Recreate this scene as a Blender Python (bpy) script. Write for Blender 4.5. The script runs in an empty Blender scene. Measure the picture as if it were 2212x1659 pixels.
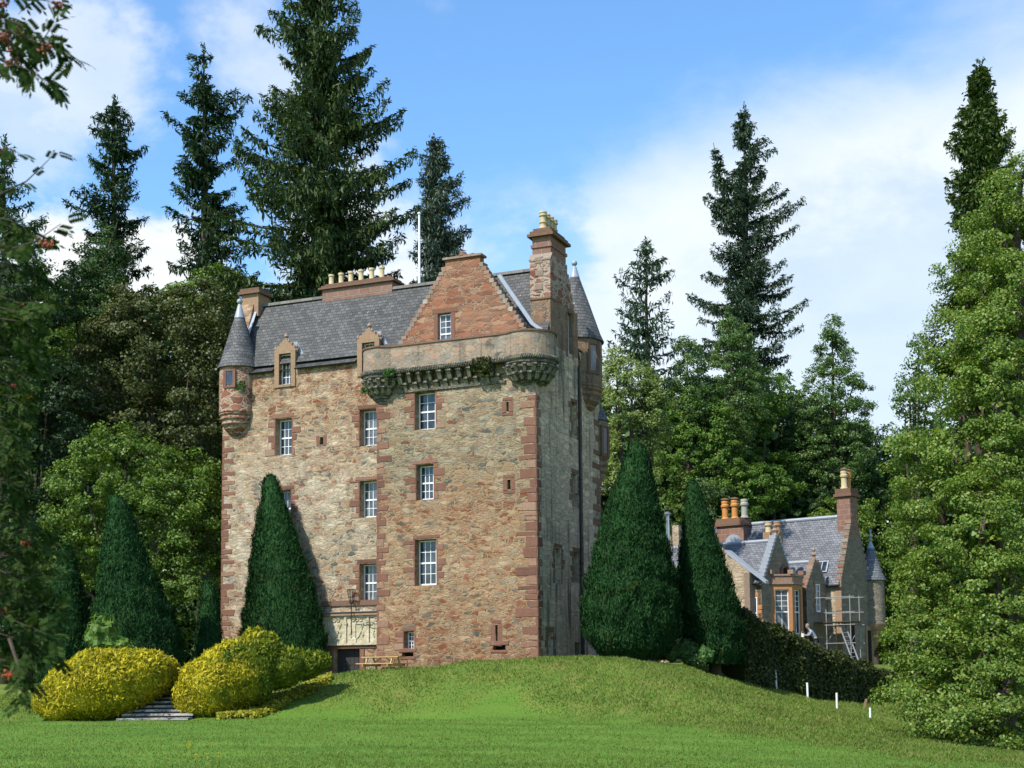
import bpy, math, random
import numpy as np
from mathutils import Vector, Matrix

# ------------------------------------------------------------------ camera, sky, sun, exposure
scene = bpy.context.scene
COL = scene.collection
W, H, F, SH = 2212., 1659., 3100., 354.
PITCH, ROLL = math.radians(5.4), math.radians(0.5)
CAM = np.array([0., 0., 1.7])
cam_d = bpy.data.cameras.new("Camera"); cam_o = bpy.data.objects.new("Camera", cam_d); COL.objects.link(cam_o)
cam_d.sensor_width = 36.; cam_d.lens = 36. * F / W; cam_d.shift_y = SH / W
cam_d.dof.use_dof = True; cam_d.dof.focus_distance = 63.; cam_d.dof.aperture_fstop = 2.8
cam_d.clip_start = .1; cam_d.clip_end = 4000.
RM = Matrix.Rotation(math.pi / 2 + PITCH, 3, 'X') @ Matrix.Rotation(-ROLL, 3, 'Z')
M4 = RM.to_4x4(); M4.translation = Vector(CAM); cam_o.matrix_world = M4
scene.camera = cam_o
R = np.array(RM)

SUN = np.array([-.46, -.475, .74]); SUN /= np.linalg.norm(SUN)      # direction to the sun
EL = math.asin(SUN[2]); AZ = math.atan2(SUN[0], SUN[1])
sd = bpy.data.lights.new("Sun", 'SUN'); so = bpy.data.objects.new("Sun", sd); COL.objects.link(so)
sd.energy = 5.0; sd.angle = math.radians(.5); sd.color = (1., .955, .88)
so.rotation_euler = Vector(-SUN).to_track_quat('-Z', 'Y').to_euler()

world = bpy.data.worlds.new("World"); scene.world = world; world.use_nodes = True
scene.view_settings.view_transform = 'Standard'; scene.view_settings.look = 'None'
scene.view_settings.gamma = 1.; scene.view_settings.use_curve_mapping = False
scene.view_settings.exposure = .42


class NT:
    """small helper to write node trees"""
    def __init__(s, nt): s.nt = nt; nt.nodes.clear()
    def n(s, t, **k):
        nd = s.nt.nodes.new(t); ins = k.pop('ins', {})
        for a, b in k.items(): setattr(nd, a, b)
        for a, b in ins.items(): s.set(nd.inputs[a], b)
        return nd
    def set(s, sock, v):
        if isinstance(v, bpy.types.NodeSocket): s.nt.links.new(v, sock)
        elif isinstance(v, bpy.types.Node): s.nt.links.new(v.outputs[0], sock)
        else: sock.default_value = v
    def math(s, op, a, b=None, c=None, clamp=False):
        nd = s.n('ShaderNodeMath', operation=op, use_clamp=clamp); s.set(nd.inputs[0], a)
        if b is not None: s.set(nd.inputs[1], b)
        if c is not None: s.set(nd.inputs[2], c)
        return nd.outputs[0]
    def vmath(s, op, a, b=None):
        nd = s.n('ShaderNodeVectorMath', operation=op); s.set(nd.inputs[0], a)
        if b is not None: s.set(nd.inputs[1], b)
        return nd.outputs['Value'] if op in ('DOT_PRODUCT', 'LENGTH', 'DISTANCE') else nd.outputs[0]
    def ramp(s, f, stops, interp='LINEAR'):
        nd = s.n('ShaderNodeValToRGB'); s.set(nd.inputs[0], f); r = nd.color_ramp; r.interpolation = interp
        while len(r.elements) < len(stops): r.elements.new(.5)
        for e, (p, c) in zip(r.elements, stops):
            e.position = p; e.color = (c, c, c, 1) if isinstance(c, (int, float)) else (*c, 1)
        return nd.outputs[0]
    def mix(s, f, a, b, mode='MIX'):
        nd = s.n('ShaderNodeMix', data_type='RGBA', blend_type=mode)
        s.set(nd.inputs[0], f)
        for sk, v in ((nd.inputs[6], a), (nd.inputs[7], b)):
            s.set(sk, (*v, 1) if isinstance(v, tuple) and len(v) == 3 else v)
        return nd.outputs[2]
    def noise(s, vec, scale, detail=3, rough=.55, dist=0., out=0):
        nd = s.n('ShaderNodeTexNoise'); s.set(nd.inputs['Vector'], vec); s.set(nd.inputs['Scale'], scale)
        nd.inputs['Detail'].default_value = detail; nd.inputs['Roughness'].default_value = rough
        nd.inputs['Distortion'].default_value = dist
        return nd.outputs[out]
    def mapping(s, vec, scale=(1, 1, 1), loc=(0, 0, 0), rot=(0, 0, 0)):
        nd = s.n('ShaderNodeMapping'); s.set(nd.inputs[0], vec)
        nd.inputs['Scale'].default_value = scale; nd.inputs['Location'].default_value = loc; nd.inputs['Rotation'].default_value = rot
        return nd.outputs[0]
    def smooth(s, x, a, b):
        nd = s.n('ShaderNodeMapRange', interpolation_type='SMOOTHSTEP'); s.set(nd.inputs[0], x)
        nd.inputs[1].default_value = a; nd.inputs[2].default_value = b
        return nd.outputs[0]


def ray(px, py): return R @ np.array([(px - W / 2) / F, (H / 2 - py + SH) / F, -1.])
def at(px, py, Y):
    d = ray(px, py); return CAM + d * (Y / d[1])
def proj(p):
    c = R.T @ (np.array(p) - CAM); return (W / 2 + F * c[0] / -c[2], H / 2 + SH - F * c[1] / -c[2])


def build_world():
    t = NT(world.node_tree)
    geo = t.n('ShaderNodeTexCoord').outputs['Generated']
    nrm = t.vmath('NORMALIZE', geo)
    sky = t.n('ShaderNodeTexSky', sky_type='NISHITA', sun_disc=False, sun_elevation=EL, sun_rotation=AZ,
              altitude=50., air_density=1.0, dust_density=.3, ozone_density=2.2)
    hs = t.n('ShaderNodeHueSaturation', ins={'Color': sky.outputs[0], 'Saturation': 1.08, 'Value': 1.55})
    def dirn(px, py):
        d = ray(px, py); return tuple(d / np.linalg.norm(d))
    n1 = t.noise(t.mapping(nrm, (1, 1, 1.9)), 5.5, 8, .6, .25)
    n2 = t.noise(t.mapping(nrm, (1, 1, 1.6), (3.1, 1.7, .3)), 17., 6, .6, .2)
    warp = t.math('ADD', t.math('MULTIPLY', t.math('SUBTRACT', n1, .5), .34), t.math('MULTIPLY', t.math('SUBTRACT', n2, .5), .10))
    # big bank of cloud filling the right half of the sky: great-circle edge with a ragged border
    a, b = np.array(dirn(1000, 440)), np.array(dirn(2130, -60))
    nn = np.cross(a, b); nn /= np.linalg.norm(nn)
    if nn @ np.array(dirn(1900, 700)) < 0: nn = -nn
    dd = t.math('ADD', t.vmath('DOT_PRODUCT', nrm, tuple(nn)), t.math('MULTIPLY', warp, .42))
    bank = t.math('MULTIPLY', t.smooth(dd, -.02, .085), .86)
    def blob(px, py, r0, r1, amt):
        d = t.vmath('DISTANCE', nrm, dirn(px, py))
        return t.math('MULTIPLY', t.smooth(t.math('ADD', d, t.math('MULTIPLY', warp, .75)), r1, r0), amt)
    m = bank
    for args in ((250, 170, .02, .07, .62), (120, 215, .01, .06, .5), (340, 575, .03, .065, 1.), (110, 600, .03, .075, 1.),
                 (540, 60, .0, .07, .55), (60, 330, .01, .06, .4), (780, 640, .03, .09, .9), (900, 420, .0, .03, .25), (940, 20, .0, .03, .15)):
        bl = blob(*args); m = t.math('MAXIMUM', m, bl)
    hole = t.math('MULTIPLY', blob(1190, 530, .005, .05, .85), .85)
    m = t.math('MULTIPLY', m, t.math('SUBTRACT', 1., hole))
    gen = t.smooth(t.math('ADD', n1, t.math('MULTIPLY', n2, .15)), .60, .75)     # broken cloud over the rest of the sky
    fy = t.smooth(t.n('ShaderNodeSeparateXYZ', ins={0: nrm}).outputs[1], .80, .55)
    m = t.math('MAXIMUM', m, t.math('MULTIPLY', t.math('MULTIPLY', gen, fy), .6))
    # cloud tone: white top edge, blue-grey belly in the bank
    belly = t.math('MULTIPLY', t.smooth(t.math('ADD', dd, t.math('MULTIPLY', t.math('SUBTRACT', n2, .5), .08)), .085, .14), .9)
    up = t.smooth(t.vmath('DISTANCE', nrm, dirn(1980, 560)), .19, .06)
    cl = t.mix(t.math('MULTIPLY', belly, up), (6.5, 6.75, 6.75), (4.9, 5.6, 6.15))
    cl = t.mix(t.smooth(n2, .35, .7), cl, t.mix(1., cl, (.90, .93, .97), 'MULTIPLY'))
    col = t.mix(m, t.mix(1., hs.outputs[0], (.86, 1.04, 1.12), 'MULTIPLY'), cl)
    bg = t.n('ShaderNodeBackground', ins={'Color': col, 'Strength': .12})
    out = t.n('ShaderNodeOutputWorld', ins={'Surface': bg.outputs[0]})
build_world()

# ------------------------------------------------------------------ geometry helpers
rnd = random.Random(7)
RNG = np.random.default_rng(11)


class MB:
    def __init__(s): s.v = []; s.f = []; s.uv = []
    def poly(s, pts, uv=None):
        b = len(s.v); s.v += [tuple(float(q) for q in p) for p in pts]; s.f.append(tuple(range(b, b + len(pts))))
        s.uv += list(uv) if uv else [(0., 0.)] * len(pts)
    def box(s, x0, x1, y0, y1, z0, z1):
        p = [(x, y, z) for z in (z0, z1) for y in (y0, y1) for x in (x0, x1)]
        for q in ((0, 2, 3, 1), (4, 5, 7, 6), (0, 1, 5, 4), (2, 6, 7, 3), (0, 4, 6, 2), (1, 3, 7, 5)):
            s.poly([p[i] for i in q])
        return s
    def hexa(s, p):      # 8 corners, order as in box()
        for q in ((0, 2, 3, 1), (4, 5, 7, 6), (0, 1, 5, 4), (2, 6, 7, 3), (0, 4, 6, 2), (1, 3, 7, 5)):
            s.poly([p[i] for i in q])
        return s
    def prism(s, pts, fn0, fn1):      # 2-D polygon extruded between two mappings
        a = [fn0(*p) for p in pts]; b = [fn1(*p) for p in pts]
        s.poly(a); s.poly(b[::-1])
        for i in range(len(pts)):
            j = (i + 1) % len(pts); s.poly([a[j], a[i], b[i], b[j]])
        return s
    def lathe(s, c, prof, n=32, a0=0., a1=2 * math.pi, caps=False):
        full = abs(a1 - a0 - 2 * math.pi) < 1e-6; L = 0.
        for k in range(len(prof) - 1):
            (r0, z0), (r1, z1) = prof[k], prof[k + 1]; dl = math.hypot(r1 - r0, z1 - z0); rm = max(r0, r1)
            for i in range(n):
                t0 = a0 + (a1 - a0) * i / n; t1 = a0 + (a1 - a0) * (i + 1) / n
                P = lambda r, t, z: (c[0] + r * math.cos(t), c[1] + r * math.sin(t), z)
                pts = [P(r0, t0, z0), P(r0, t1, z0), P(r1, t1, z1), P(r1, t0, z1)]
                uv = [(t0 * rm, L), (t1 * rm, L), (t1 * rm, L + dl), (t0 * rm, L + dl)]
                if r1 < 1e-5: pts, uv = pts[:3], uv[:3]
                elif r0 < 1e-5: pts, uv = [pts[0], pts[2], pts[3]], [uv[0], uv[2], uv[3]]
                s.poly(pts, uv)
            L += dl
        return s
    def tube(s, path, rad, n=8, cap=True):
        path = [np.array(p, float) for p in path]; rings = []
        if not hasattr(rad, '__len__'): rad = [rad] * len(path)
        for i, p in enumerate(path):
            d = path[min(i + 1, len(path) - 1)] - path[max(i - 1, 0)]; d /= (np.linalg.norm(d) + 1e-9)
            a = np.cross(d, (0, 0, 1.) if abs(d[2]) < .9 else (1., 0, 0)); a /= np.linalg.norm(a); b = np.cross(d, a)
            rings.append([p + rad[i] * (a * math.cos(2 * math.pi * k / n) + b * math.sin(2 * math.pi * k / n)) for k in range(n)])
        for i in range(len(rings) - 1):
            for k in range(n):
                j = (k + 1) % n; s.poly([rings[i][k], rings[i][j], rings[i + 1][j], rings[i + 1][k]])
        if cap: s.poly(rings[0][::-1]); s.poly(rings[-1])
        return s
    def build(s, name, mat, parent=None, smooth=False, merge=False):
        me = bpy.data.meshes.new(name); me.from_pydata(s.v, [], s.f)
        ul = me.uv_layers.new(name="UVMap"); ul.data.foreach_set('uv', np.array(s.uv, np.float32).ravel())
        me.materials.append(mat); ob = bpy.data.objects.new(name, me); COL.objects.link(ob)
        if smooth or merge:
            import bmesh
            bm = bmesh.new(); bm.from_mesh(me); bmesh.ops.remove_doubles(bm, verts=bm.verts, dist=.0005)
            for f in bm.faces: f.smooth = smooth
            for e in bm.edges:
                if smooth and len(e.link_faces) == 2 and e.calc_face_angle() > .7: e.smooth = False
            bm.to_mesh(me); bm.free()
        if parent: ob.parent = parent
        return ob


def quads_mesh(name, V, mat, parent=None, k=4):
    """V: (N,k,3) array -> mesh of N separate faces"""
    N = len(V); me = bpy.data.meshes.new(name)
    me.vertices.add(N * k); me.vertices.foreach_set('co', V.astype(np.float32).ravel())
    me.loops.add(N * k); me.loops.foreach_set('vertex_index', np.arange(N * k, dtype=np.int32))
    me.polygons.add(N); me.polygons.foreach_set('loop_start', np.arange(0, N * k, k, dtype=np.int32))
    me.update(calc_edges=True); me.materials.append(mat)
    ob = bpy.data.objects.new(name, me); COL.objects.link(ob)
    if parent: ob.parent = parent
    return ob


def empty(name, loc=(0, 0, 0), rz=0.):
    o = bpy.data.objects.new(name, None); COL.objects.link(o); o.location = Vector(tuple(float(q) for q in loc)); o.rotation_euler = (0, 0, rz); return o
def tag(o, label=None, cat=None, group=None, kind=None):
    for k, v in (('label', label), ('category', cat), ('group', group), ('kind', kind)):
        if v: o[k] = v
    return o
def unit(a): return a / (np.linalg.norm(a, axis=-1, keepdims=True) + 1e-9)

# ------------------------------------------------------------------ materials
def new_mat(name):
    m = bpy.data.materials.new(name); m.use_nodes = True; return m, NT(m.node_tree)
def finish(t, col, rough=.8, bump=None, strength=.5, dist=.03, spec=.3, metal=0.):
    p = t.n('ShaderNodeBsdfPrincipled'); t.set(p.inputs['Base Color'], (*col, 1) if isinstance(col, tuple) and len(col) == 3 else col)
    t.set(p.inputs['Roughness'], rough); p.inputs['Specular IOR Level'].default_value = spec; p.inputs['Metallic'].default_value = metal
    if bump is not None:
        b = t.n('ShaderNodeBump', ins={'Strength': strength, 'Distance': dist, 'Height': bump}); t.set(p.inputs['Normal'], b.outputs[0])
    t.n('ShaderNodeOutputMaterial', ins={'Surface': p.outputs[0]})
def plain(name, col, rough=.6, var=.25, scale=6., spec=.3, metal=0., bump=.2):
    m, t = new_mat(name); c = t.n('ShaderNodeTexCoord').outputs['Object']
    n = t.noise(c, scale, 5, .65); f = t.math('MULTIPLY_ADD', n, 2 * var, 1 - var)
    cc = t.mix(1., (*col, 1), t.n('ShaderNodeCombineColor', ins={0: f, 1: f, 2: f}).outputs[0], 'MULTIPLY')
    finish(t, cc, rough, n, bump, .02, spec, metal); return m


def rubble(name, stones, mortar, red=None, scale=(1.75, 1.75, 4.3), mwidth=.085, pale=(.62, .53, .41), pale_amt=.55, stain=0., blotch=0., tint=None, bump=.7, redz=None, redamt=.8, lichen=0.):
    m, t = new_mat(name); c = t.n('ShaderNodeTexCoord').outputs['Object']
    d = t.noise(c, 2.3, 3, .6, 0., 1); dv = t.vmath('SUBTRACT', d, (.5, .5, .5))
    sc = t.n('ShaderNodeVectorMath', operation='SCALE', ins={0: dv, 3: .38}).outputs[0]
    base = t.vmath('ADD', c, sc)
    p1 = t.mapping(base, scale); p2 = t.mapping(base, tuple(q * 2.1 for q in scale), (3.3, 1.2, 7.7))
    def vor(p, feat):
        return t.n('ShaderNodeTexVoronoi', feature=feat, ins={'Vector': p, 'Scale': 1., 'Randomness': .92})
    a, ae, b, be = vor(p1, 'F1'), vor(p1, 'DISTANCE_TO_EDGE'), vor(p2, 'F1'), vor(p2, 'DISTANCE_TO_EDGE')
    ac = t.n('ShaderNodeSeparateColor', ins={0: a.outputs['Color']}); bc = t.n('ShaderNodeSeparateColor', ins={0: b.outputs['Color']})
    sel = t.math('GREATER_THAN', ac.outputs[1], .52)
    rv = t.n('ShaderNodeMix', ins={0: sel, 2: ac.outputs[0], 3: bc.outputs[0]}).outputs[0]
    e2 = t.math('MINIMUM', ae.outputs[0], t.math('MULTIPLY', be.outputs[0], .8))
    edge = t.n('ShaderNodeMix', ins={0: sel, 2: ae.outputs[0], 3: e2}).outputs[0]
    k = len(stones); stone = t.ramp(rv, [((i + .5) / k, s) for i, s in enumerate(stones)], 'CONSTANT')
    fine = t.noise(c, 22., 6, .7); grain = t.math('MULTIPLY_ADD', fine, .9, .55)
    big = t.noise(c, .33, 4, .6); mid = t.noise(t.mapping(c, (1, 1, 1.6), (5, 2, 1)), 1.3, 4, .6)
    if red:
        rsel = t.math('FRACT', t.math('MULTIPLY', rv, 7.31))
        amt = t.smooth(t.math('ADD', big, t.math('MULTIPLY', mid, .25)), .56, .74)
        if redz:
            z = t.n('ShaderNodeSeparateXYZ', ins={0: c}).outputs[2]; rz = t.ramp(t.math('DIVIDE', z, 20.), redz)
            amt = t.math('ADD', t.math('MULTIPLY', amt, .55), rz)
        rm = t.math('LESS_THAN', rsel, t.math('MULTIPLY', amt, redamt))
        rc = t.ramp(t.math('FRACT', t.math('MULTIPLY', rv, 3.77)), [(0, red[0]), (.5, red[1]), (1, red[2])])
        stone = t.mix(rm, stone, rc)
    stone = t.mix(1., stone, t.n('ShaderNodeCombineColor', ins={0: grain, 1: grain, 2: grain}).outputs[0], 'MULTIPLY')
    pal = t.math('MULTIPLY', t.smooth(t.math('ADD', mid, t.math('MULTIPLY', big, .5)), .68, .9), pale_amt)
    stone = t.mix(pal, stone, pale)
    mw = t.math('MULTIPLY_ADD', mid, .09, mwidth - .045)
    mm = t.n('ShaderNodeMapRange', interpolation_type='SMOOTHSTEP', ins={0: edge, 1: t.math('MULTIPLY', mw, .35), 2: mw}).outputs[0]
    mort = t.mix(t.smooth(fine, .3, .75), mortar, tuple(q * .72 for q in mortar))
    col = t.mix(mm, mort, stone)
    if tint:
        zt = t.math('DIVIDE', t.math('ADD', t.n('ShaderNodeSeparateXYZ', ins={0: c}).outputs[2], t.math('MULTIPLY', t.math('SUBTRACT', big, .5), 7.)), 20.)
        col = t.mix(1., col, t.ramp(zt, tint), 'MULTIPLY')
    if stain:
        st = t.noise(t.mapping(c, (1.6, 1.6, .13), (2, 9, 4)), 1.5, 5, .65)
        col = t.mix(t.math('MULTIPLY', t.smooth(st, .5, .68), stain), col, (.03, .03, .028))
    if blotch:
        bn = t.noise(t.mapping(c, (1, 1, 1.4), (4, 6, 1)), 1.15, 6, .72)
        col = t.mix(t.math('MULTIPLY', t.smooth(bn, .53, .66), blotch), col, (.085, .080, .068))
    if lichen:
        ln = t.noise(c, 3.4, 6, .7)
        col = t.mix(t.math('MULTIPLY', t.smooth(ln, .55, .7), lichen), col, (.20, .17, .035))
        ln = t.noise(t.mapping(c, (1, 1, 1), (8, 8, 8)), 2.4, 6, .7)
        col = t.mix(t.math('MULTIPLY', t.smooth(ln, .58, .72), lichen), col, (.52, .49, .43))
    h = t.math('ADD', t.math('MULTIPLY', mm, 1.), t.math('MULTIPLY', fine, .55))
    h = t.math('ADD', h, t.math('MULTIPLY', t.math('MULTIPLY', rv, mm), .7))
    finish(t, col, .92, h, bump, .05, .12); return m


REDS = ((.165, .068, .042), (.215, .092, .056), (.275, .138, .088))
FACADE = [(.31, .205, .125), (.225, .185, .14), (.35, .25, .16), (.14, .13, .11), (.37, .285, .19), (.28, .165, .10), (.31, .26, .195), (.10, .098, .09), (.35, .235, .15), (.25, .21, .155)]
mFacade = rubble('rubble_facade', FACADE, (.43, .35, .255), REDS, scale=(2.3, 2.3, 8.0), mwidth=.095, pale=(.60, .52, .41), pale_amt=.65,
                 redz=[(.0, .50), (.10, .22), (.2, .03), (.5, .03), (.56, .25), (.62, .75), (.75, .75)], stain=.16, tint=[(0, (.90, .82, .71)), (.2, (.96, .95, .88)), (.45, (1.0, .99, .92)), (.58, (.92, .83, .71))])
mWing = rubble('rubble_wing', [tuple(q * .93 for q in s) for s in FACADE], (.37, .285, .195), REDS, scale=(2.15, 2.15, 7.0), mwidth=.085, pale=(.50, .43, .33), pale_amt=.45,
               redz=[(.0, .75), (.07, .45), (.16, .08), (.28, .12), (.335, .55), (.36, .3), (.40, .04), (.7, .04)], stain=.16, tint=[(0, (.82, .70, .58)), (.2, (.96, .85, .71)), (.33, (.90, .78, .65)), (.42, (.78, .80, .73)), (.6, (.86, .87, .80))])
mSide = rubble('rubble_side', [(.50, .385, .255), (.41, .33, .235), (.56, .43, .285), (.31, .25, .19), (.58, .465, .32)], (.57, .45, .31), None, pale_amt=.45, pale=(.62, .52, .39), stain=.8, lichen=.06, bump=1.)
mGable = rubble('red_gable', [(.25, .105, .058), (.20, .078, .045), (.29, .13, .072), (.23, .115, .07), (.155, .07, .045), (.32, .18, .11)], (.31, .20, .13), None, scale=(1.5, 1.5, 5.6), mwidth=.06, pale_amt=.14, pale=(.45, .33, .22))
mTurret = rubble('red_turret', [(.22, .088, .055), (.18, .07, .046), (.26, .115, .07), (.30, .19, .12), (.20, .082, .052)], (.40, .30, .21), None, scale=(1.7, 1.7, 3.0), mwidth=.085, pale_amt=.08)
mRear = rubble('brown_ashlar', [(.20, .115, .07), (.24, .145, .09), (.18, .125, .085), (.27, .165, .10)], (.26, .20, .14), None, scale=(1.2, 1.2, 2.2), mwidth=.05, pale_amt=.2, pale=(.26, .22, .15), stain=.6, lichen=.25)
mParapet = rubble('weathered_parapet', [(.29, .20, .135), (.24, .19, .145), (.32, .205, .14), (.19, .165, .13), (.30, .225, .155), (.34, .20, .13)], (.29, .24, .18), None, scale=(2.2, 2.2, 4.6), mwidth=.05, pale_amt=.3, pale=(.40, .34, .27), stain=.45, blotch=.9, lichen=.3, bump=.55)
mCorbel = rubble('mossy_corbel', [(.14, .13, .10), (.10, .10, .08), (.19, .17, .13), (.15, .14, .06)], (.12, .11, .085), None, scale=(2.2, 2.2, 5.), pale_amt=.4, pale=(.27, .25, .21), stain=.5, lichen=.55, bump=.8)
mAnnexLit = rubble('annex_rubble_lit', [(.38, .29, .19), (.30, .25, .18), (.42, .32, .21), (.26, .22, .16)], (.40, .32, .22), None, scale=(1.6, 1.6, 4.6), pale_amt=.2)  # house rubble, brighter copy for the sunlit walls
mAnnexShade = rubble('annex_rubble_shade', [(.20, .165, .125), (.16, .14, .11), (.25, .20, .145), (.14, .12, .095)], (.22, .185, .14), None, scale=(1.6, 1.6, 4.6), pale_amt=.25, pale=(.28, .25, .2), lichen=.3)  # same house rubble with shade put into the colours, for gables and turret


def sandstone(name, cols, lich=.15, lc=(.45, .40, .32), bump=.35):
    m, t = new_mat(name); c = t.n('ShaderNodeTexCoord').outputs['Object']; g = t.n('ShaderNodeNewGeometry')
    col = t.ramp(g.outputs['Random Per Island'], [(i / (len(cols) - 1), q) for i, q in enumerate(cols)])
    n = t.noise(c, 9., 7, .7); k = t.math('MULTIPLY_ADD', n, 1.0, .5)
    col = t.mix(1., col, t.n('ShaderNodeCombineColor', ins={0: k, 1: k, 2: k}).outputs[0], 'MULTIPLY')
    ln = t.noise(c, 2.6, 7, .75); col = t.mix(t.math('MULTIPLY', t.smooth(ln, .55, .72), lich), col, lc)
    finish(t, col, .9, n, bump, .03, .15); return m
mRed = sandstone('red_sandstone', [(.12, .060, .042), (.185, .090, .060), (.15, .072, .049), (.205, .108, .072), (.26, .165, .112)], .2, (.36, .28, .20))
mRedAsh = None
mBuff = sandstone('buff_sandstone', [(.22, .15, .09), (.27, .175, .105), (.24, .13, .08)], .5, (.38, .33, .22))
mOrange = sandstone('orange_sandstone', [(.36, .16, .07), (.40, .19, .085), (.33, .15, .07)], .15)
mSkew = sandstone('lichen_coping', [(.20, .11, .075), (.27, .17, .12), (.19, .15, .115), (.34, .29, .23)], .6, (.42, .39, .33))
mRidge = sandstone('grey_ridge_stone', [(.12, .11, .10), (.17, .16, .14), (.14, .12, .10)], .5, (.34, .32, .28))
mDarkStone = sandstone('dark_sandstone', [(.13, .075, .05), (.17, .10, .065)], .2, (.2, .18, .13))


def ashlar(name, cA, cB, mort, bw, bh, off=.5):
    m, t = new_mat(name); c = t.n('ShaderNodeTexCoord').outputs['Object']
    s = t.n('ShaderNodeSeparateXYZ', ins={0: c}); uu = t.math('ADD', s.outputs[0], s.outputs[1])
    v = t.n('ShaderNodeCombineXYZ', ins={0: uu, 1: s.outputs[2]}).outputs[0]
    br = t.n('ShaderNodeTexBrick', offset=off, ins={'Vector': v, 'Color1': (*cA, 1), 'Color2': (*cB, 1), 'Mortar': (*mort, 1), 'Scale': 1., 'Mortar Size': .018, 'Brick Width': bw, 'Row Height': bh, 'Mortar Smooth': .3})
    n = t.noise(c, 7., 7, .7); k = t.math('MULTIPLY_ADD', n, .9, .55)
    col = t.mix(1., br.outputs[0], t.n('ShaderNodeCombineColor', ins={0: k, 1: k, 2: k}).outputs[0], 'MULTIPLY')
    finish(t, col, .9, t.math('SUBTRACT', n, br.outputs[1]), .35, .03, .15); return m
mRedAsh = ashlar('red_ashlar', (.225, .125, .09), (.175, .095, .07), (.26, .19, .145), .62, .34)
mRedRough = rubble('red_rough_chimney', [(.20, .075, .05), (.16, .06, .042), (.23, .09, .06)], (.36, .29, .22), None, scale=(1.5, 1.5, 3.), mwidth=.13, pale_amt=.15)


def slate(name, dark, light, bw=.27, bh=.19):
    m, t = new_mat(name); c = t.n('ShaderNodeTexCoord'); uv = c.outputs['UV']; ob = c.outputs['Object']
    wob = t.noise(t.mapping(uv, (1, 1, 1)), 1.4, 3, .6, 0., 1); w = t.n('ShaderNodeVectorMath', operation='SCALE', ins={0: t.vmath('SUBTRACT', wob, (.5, .5, .5)), 3: .09}).outputs[0]
    br = t.n('ShaderNodeTexBrick', offset=.5, ins={'Vector': t.vmath('ADD', uv, w), 'Color1': (0, 0, 0, 1), 'Color2': (1, 1, 1, 1), 'Mortar': (0, 0, 0, 1), 'Scale': 1., 'Mortar Size': .012, 'Mortar Smooth': .4, 'Bias': 0., 'Brick Width': bw, 'Row Height': bh})
    v = t.n('ShaderNodeSeparateColor', ins={0: br.outputs[0]}).outputs[0]
    n = t.noise(ob, 14., 6, .7); big = t.noise(ob, .5, 4, .6)
    f = t.math('ADD', t.math('MULTIPLY', v, .55), t.math('ADD', t.math('MULTIPLY', n, .4), t.math('MULTIPLY', t.math('SUBTRACT', big, .5), .9)))
    col = t.ramp(f, [(.1, dark), (.55, tuple((a + b) / 2 for a, b in zip(dark, light))), (.95, light)])
    sp = t.noise(ob, 11., 2, .5); col = t.mix(t.math('MULTIPLY', t.smooth(sp, .69, .74), .7), col, (.42, .42, .40))
    li = t.noise(ob, 2.2, 6, .7); col = t.mix(t.math('MULTIPLY', t.smooth(li, .56, .75), .3), col, (.17, .15, .10))
    col = t.mix(br.outputs[1], col, (.018, .018, .02))
    sep = t.n('ShaderNodeSeparateXYZ', ins={0: t.vmath('ADD', uv, w)}).outputs[1]
    saw = t.math('FRACT', t.math('DIVIDE', sep, bh))                               # each course laps the one below
    h = t.math('ADD', t.math('MULTIPLY', saw, -.8), t.math('ADD', t.math('MULTIPLY', v, .5), t.math('MULTIPLY', br.outputs[1], -.6)))
    finish(t, col, t.math('MULTIPLY_ADD', n, .3, .5), h, .6, .03, .3); return m
mSlate = slate('slate_roof', (.032, .032, .030), (.105, .103, .096))
mSlateC = slate('turret_slate', (.050, .050, .050), (.155, .152, .145), .24, .17)
mSlateB = slate('annex_slate', (.085, .088, .098), (.20, .205, .22), .26, .17)
mLead = plain('lead_sheet', (.27, .295, .33), .42, .2, 5., .5)
mIron = plain('black_iron', (.016, .016, .018), .5)
mWhite = plain('white_paint', (.72, .72, .70), .45, .06, 4., .4, 0., .05)
mPot = plain('buff_clay', (.44, .35, .20), .75, .22, 5.)
mPotO = plain('orange_clay', (.46, .20, .055), .6, .35, 4.)
mPotG = plain('grey_clay', (.30, .29, .24), .7, .35, 4.)
mSteel = plain('steel_tube', (.55, .56, .58), .3, .1, 4., .5, .9)
mAlu = plain('dull_aluminium', (.30, .30, .30), .45, .3, 9., .5, .5)
mScaf = plain('grey_scaffold_tube', (.24, .235, .22), .5, .3, 9.)
mWood = plain('pale_timber', (.44, .30, .12), .75, .25, 7.)
mStake = plain('grey_timber', (.22, .15, .09), .85, .3, 7.)
mBark = plain('bark', (.075, .058, .042), .95, .45, 9., .1, 0., .8)
mBarkPale = plain('lichen_bark', (.19, .18, .14), .95, .4, 9., .1, 0., .8)
mDoor = plain('dark_oak', (.035, .03, .028), .7, .5, 14.)
mHole = plain('dark_hole', (.006, .006, .006), .95)


def glass_mat():
    m, t = new_mat('window_glass'); c = t.n('ShaderNodeTexCoord').outputs['Object']
    oi = t.n('ShaderNodeObjectInfo').outputs['Random']; n = t.math('ADD', t.noise(t.mapping(c, (1, 1, .5)), 2.6, 3, .5), t.math('MULTIPLY', t.math('SUBTRACT', oi, .5), .35))
    col = t.ramp(n, [(.3, (.014, .017, .022)), (.55, (.05, .058, .07)), (.8, (.14, .15, .16))])
    w = t.noise(c, 5., 2, .5)
    finish(t, col, .08, w, .06, .05, .5); return m
mGlass = glass_mat()


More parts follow.
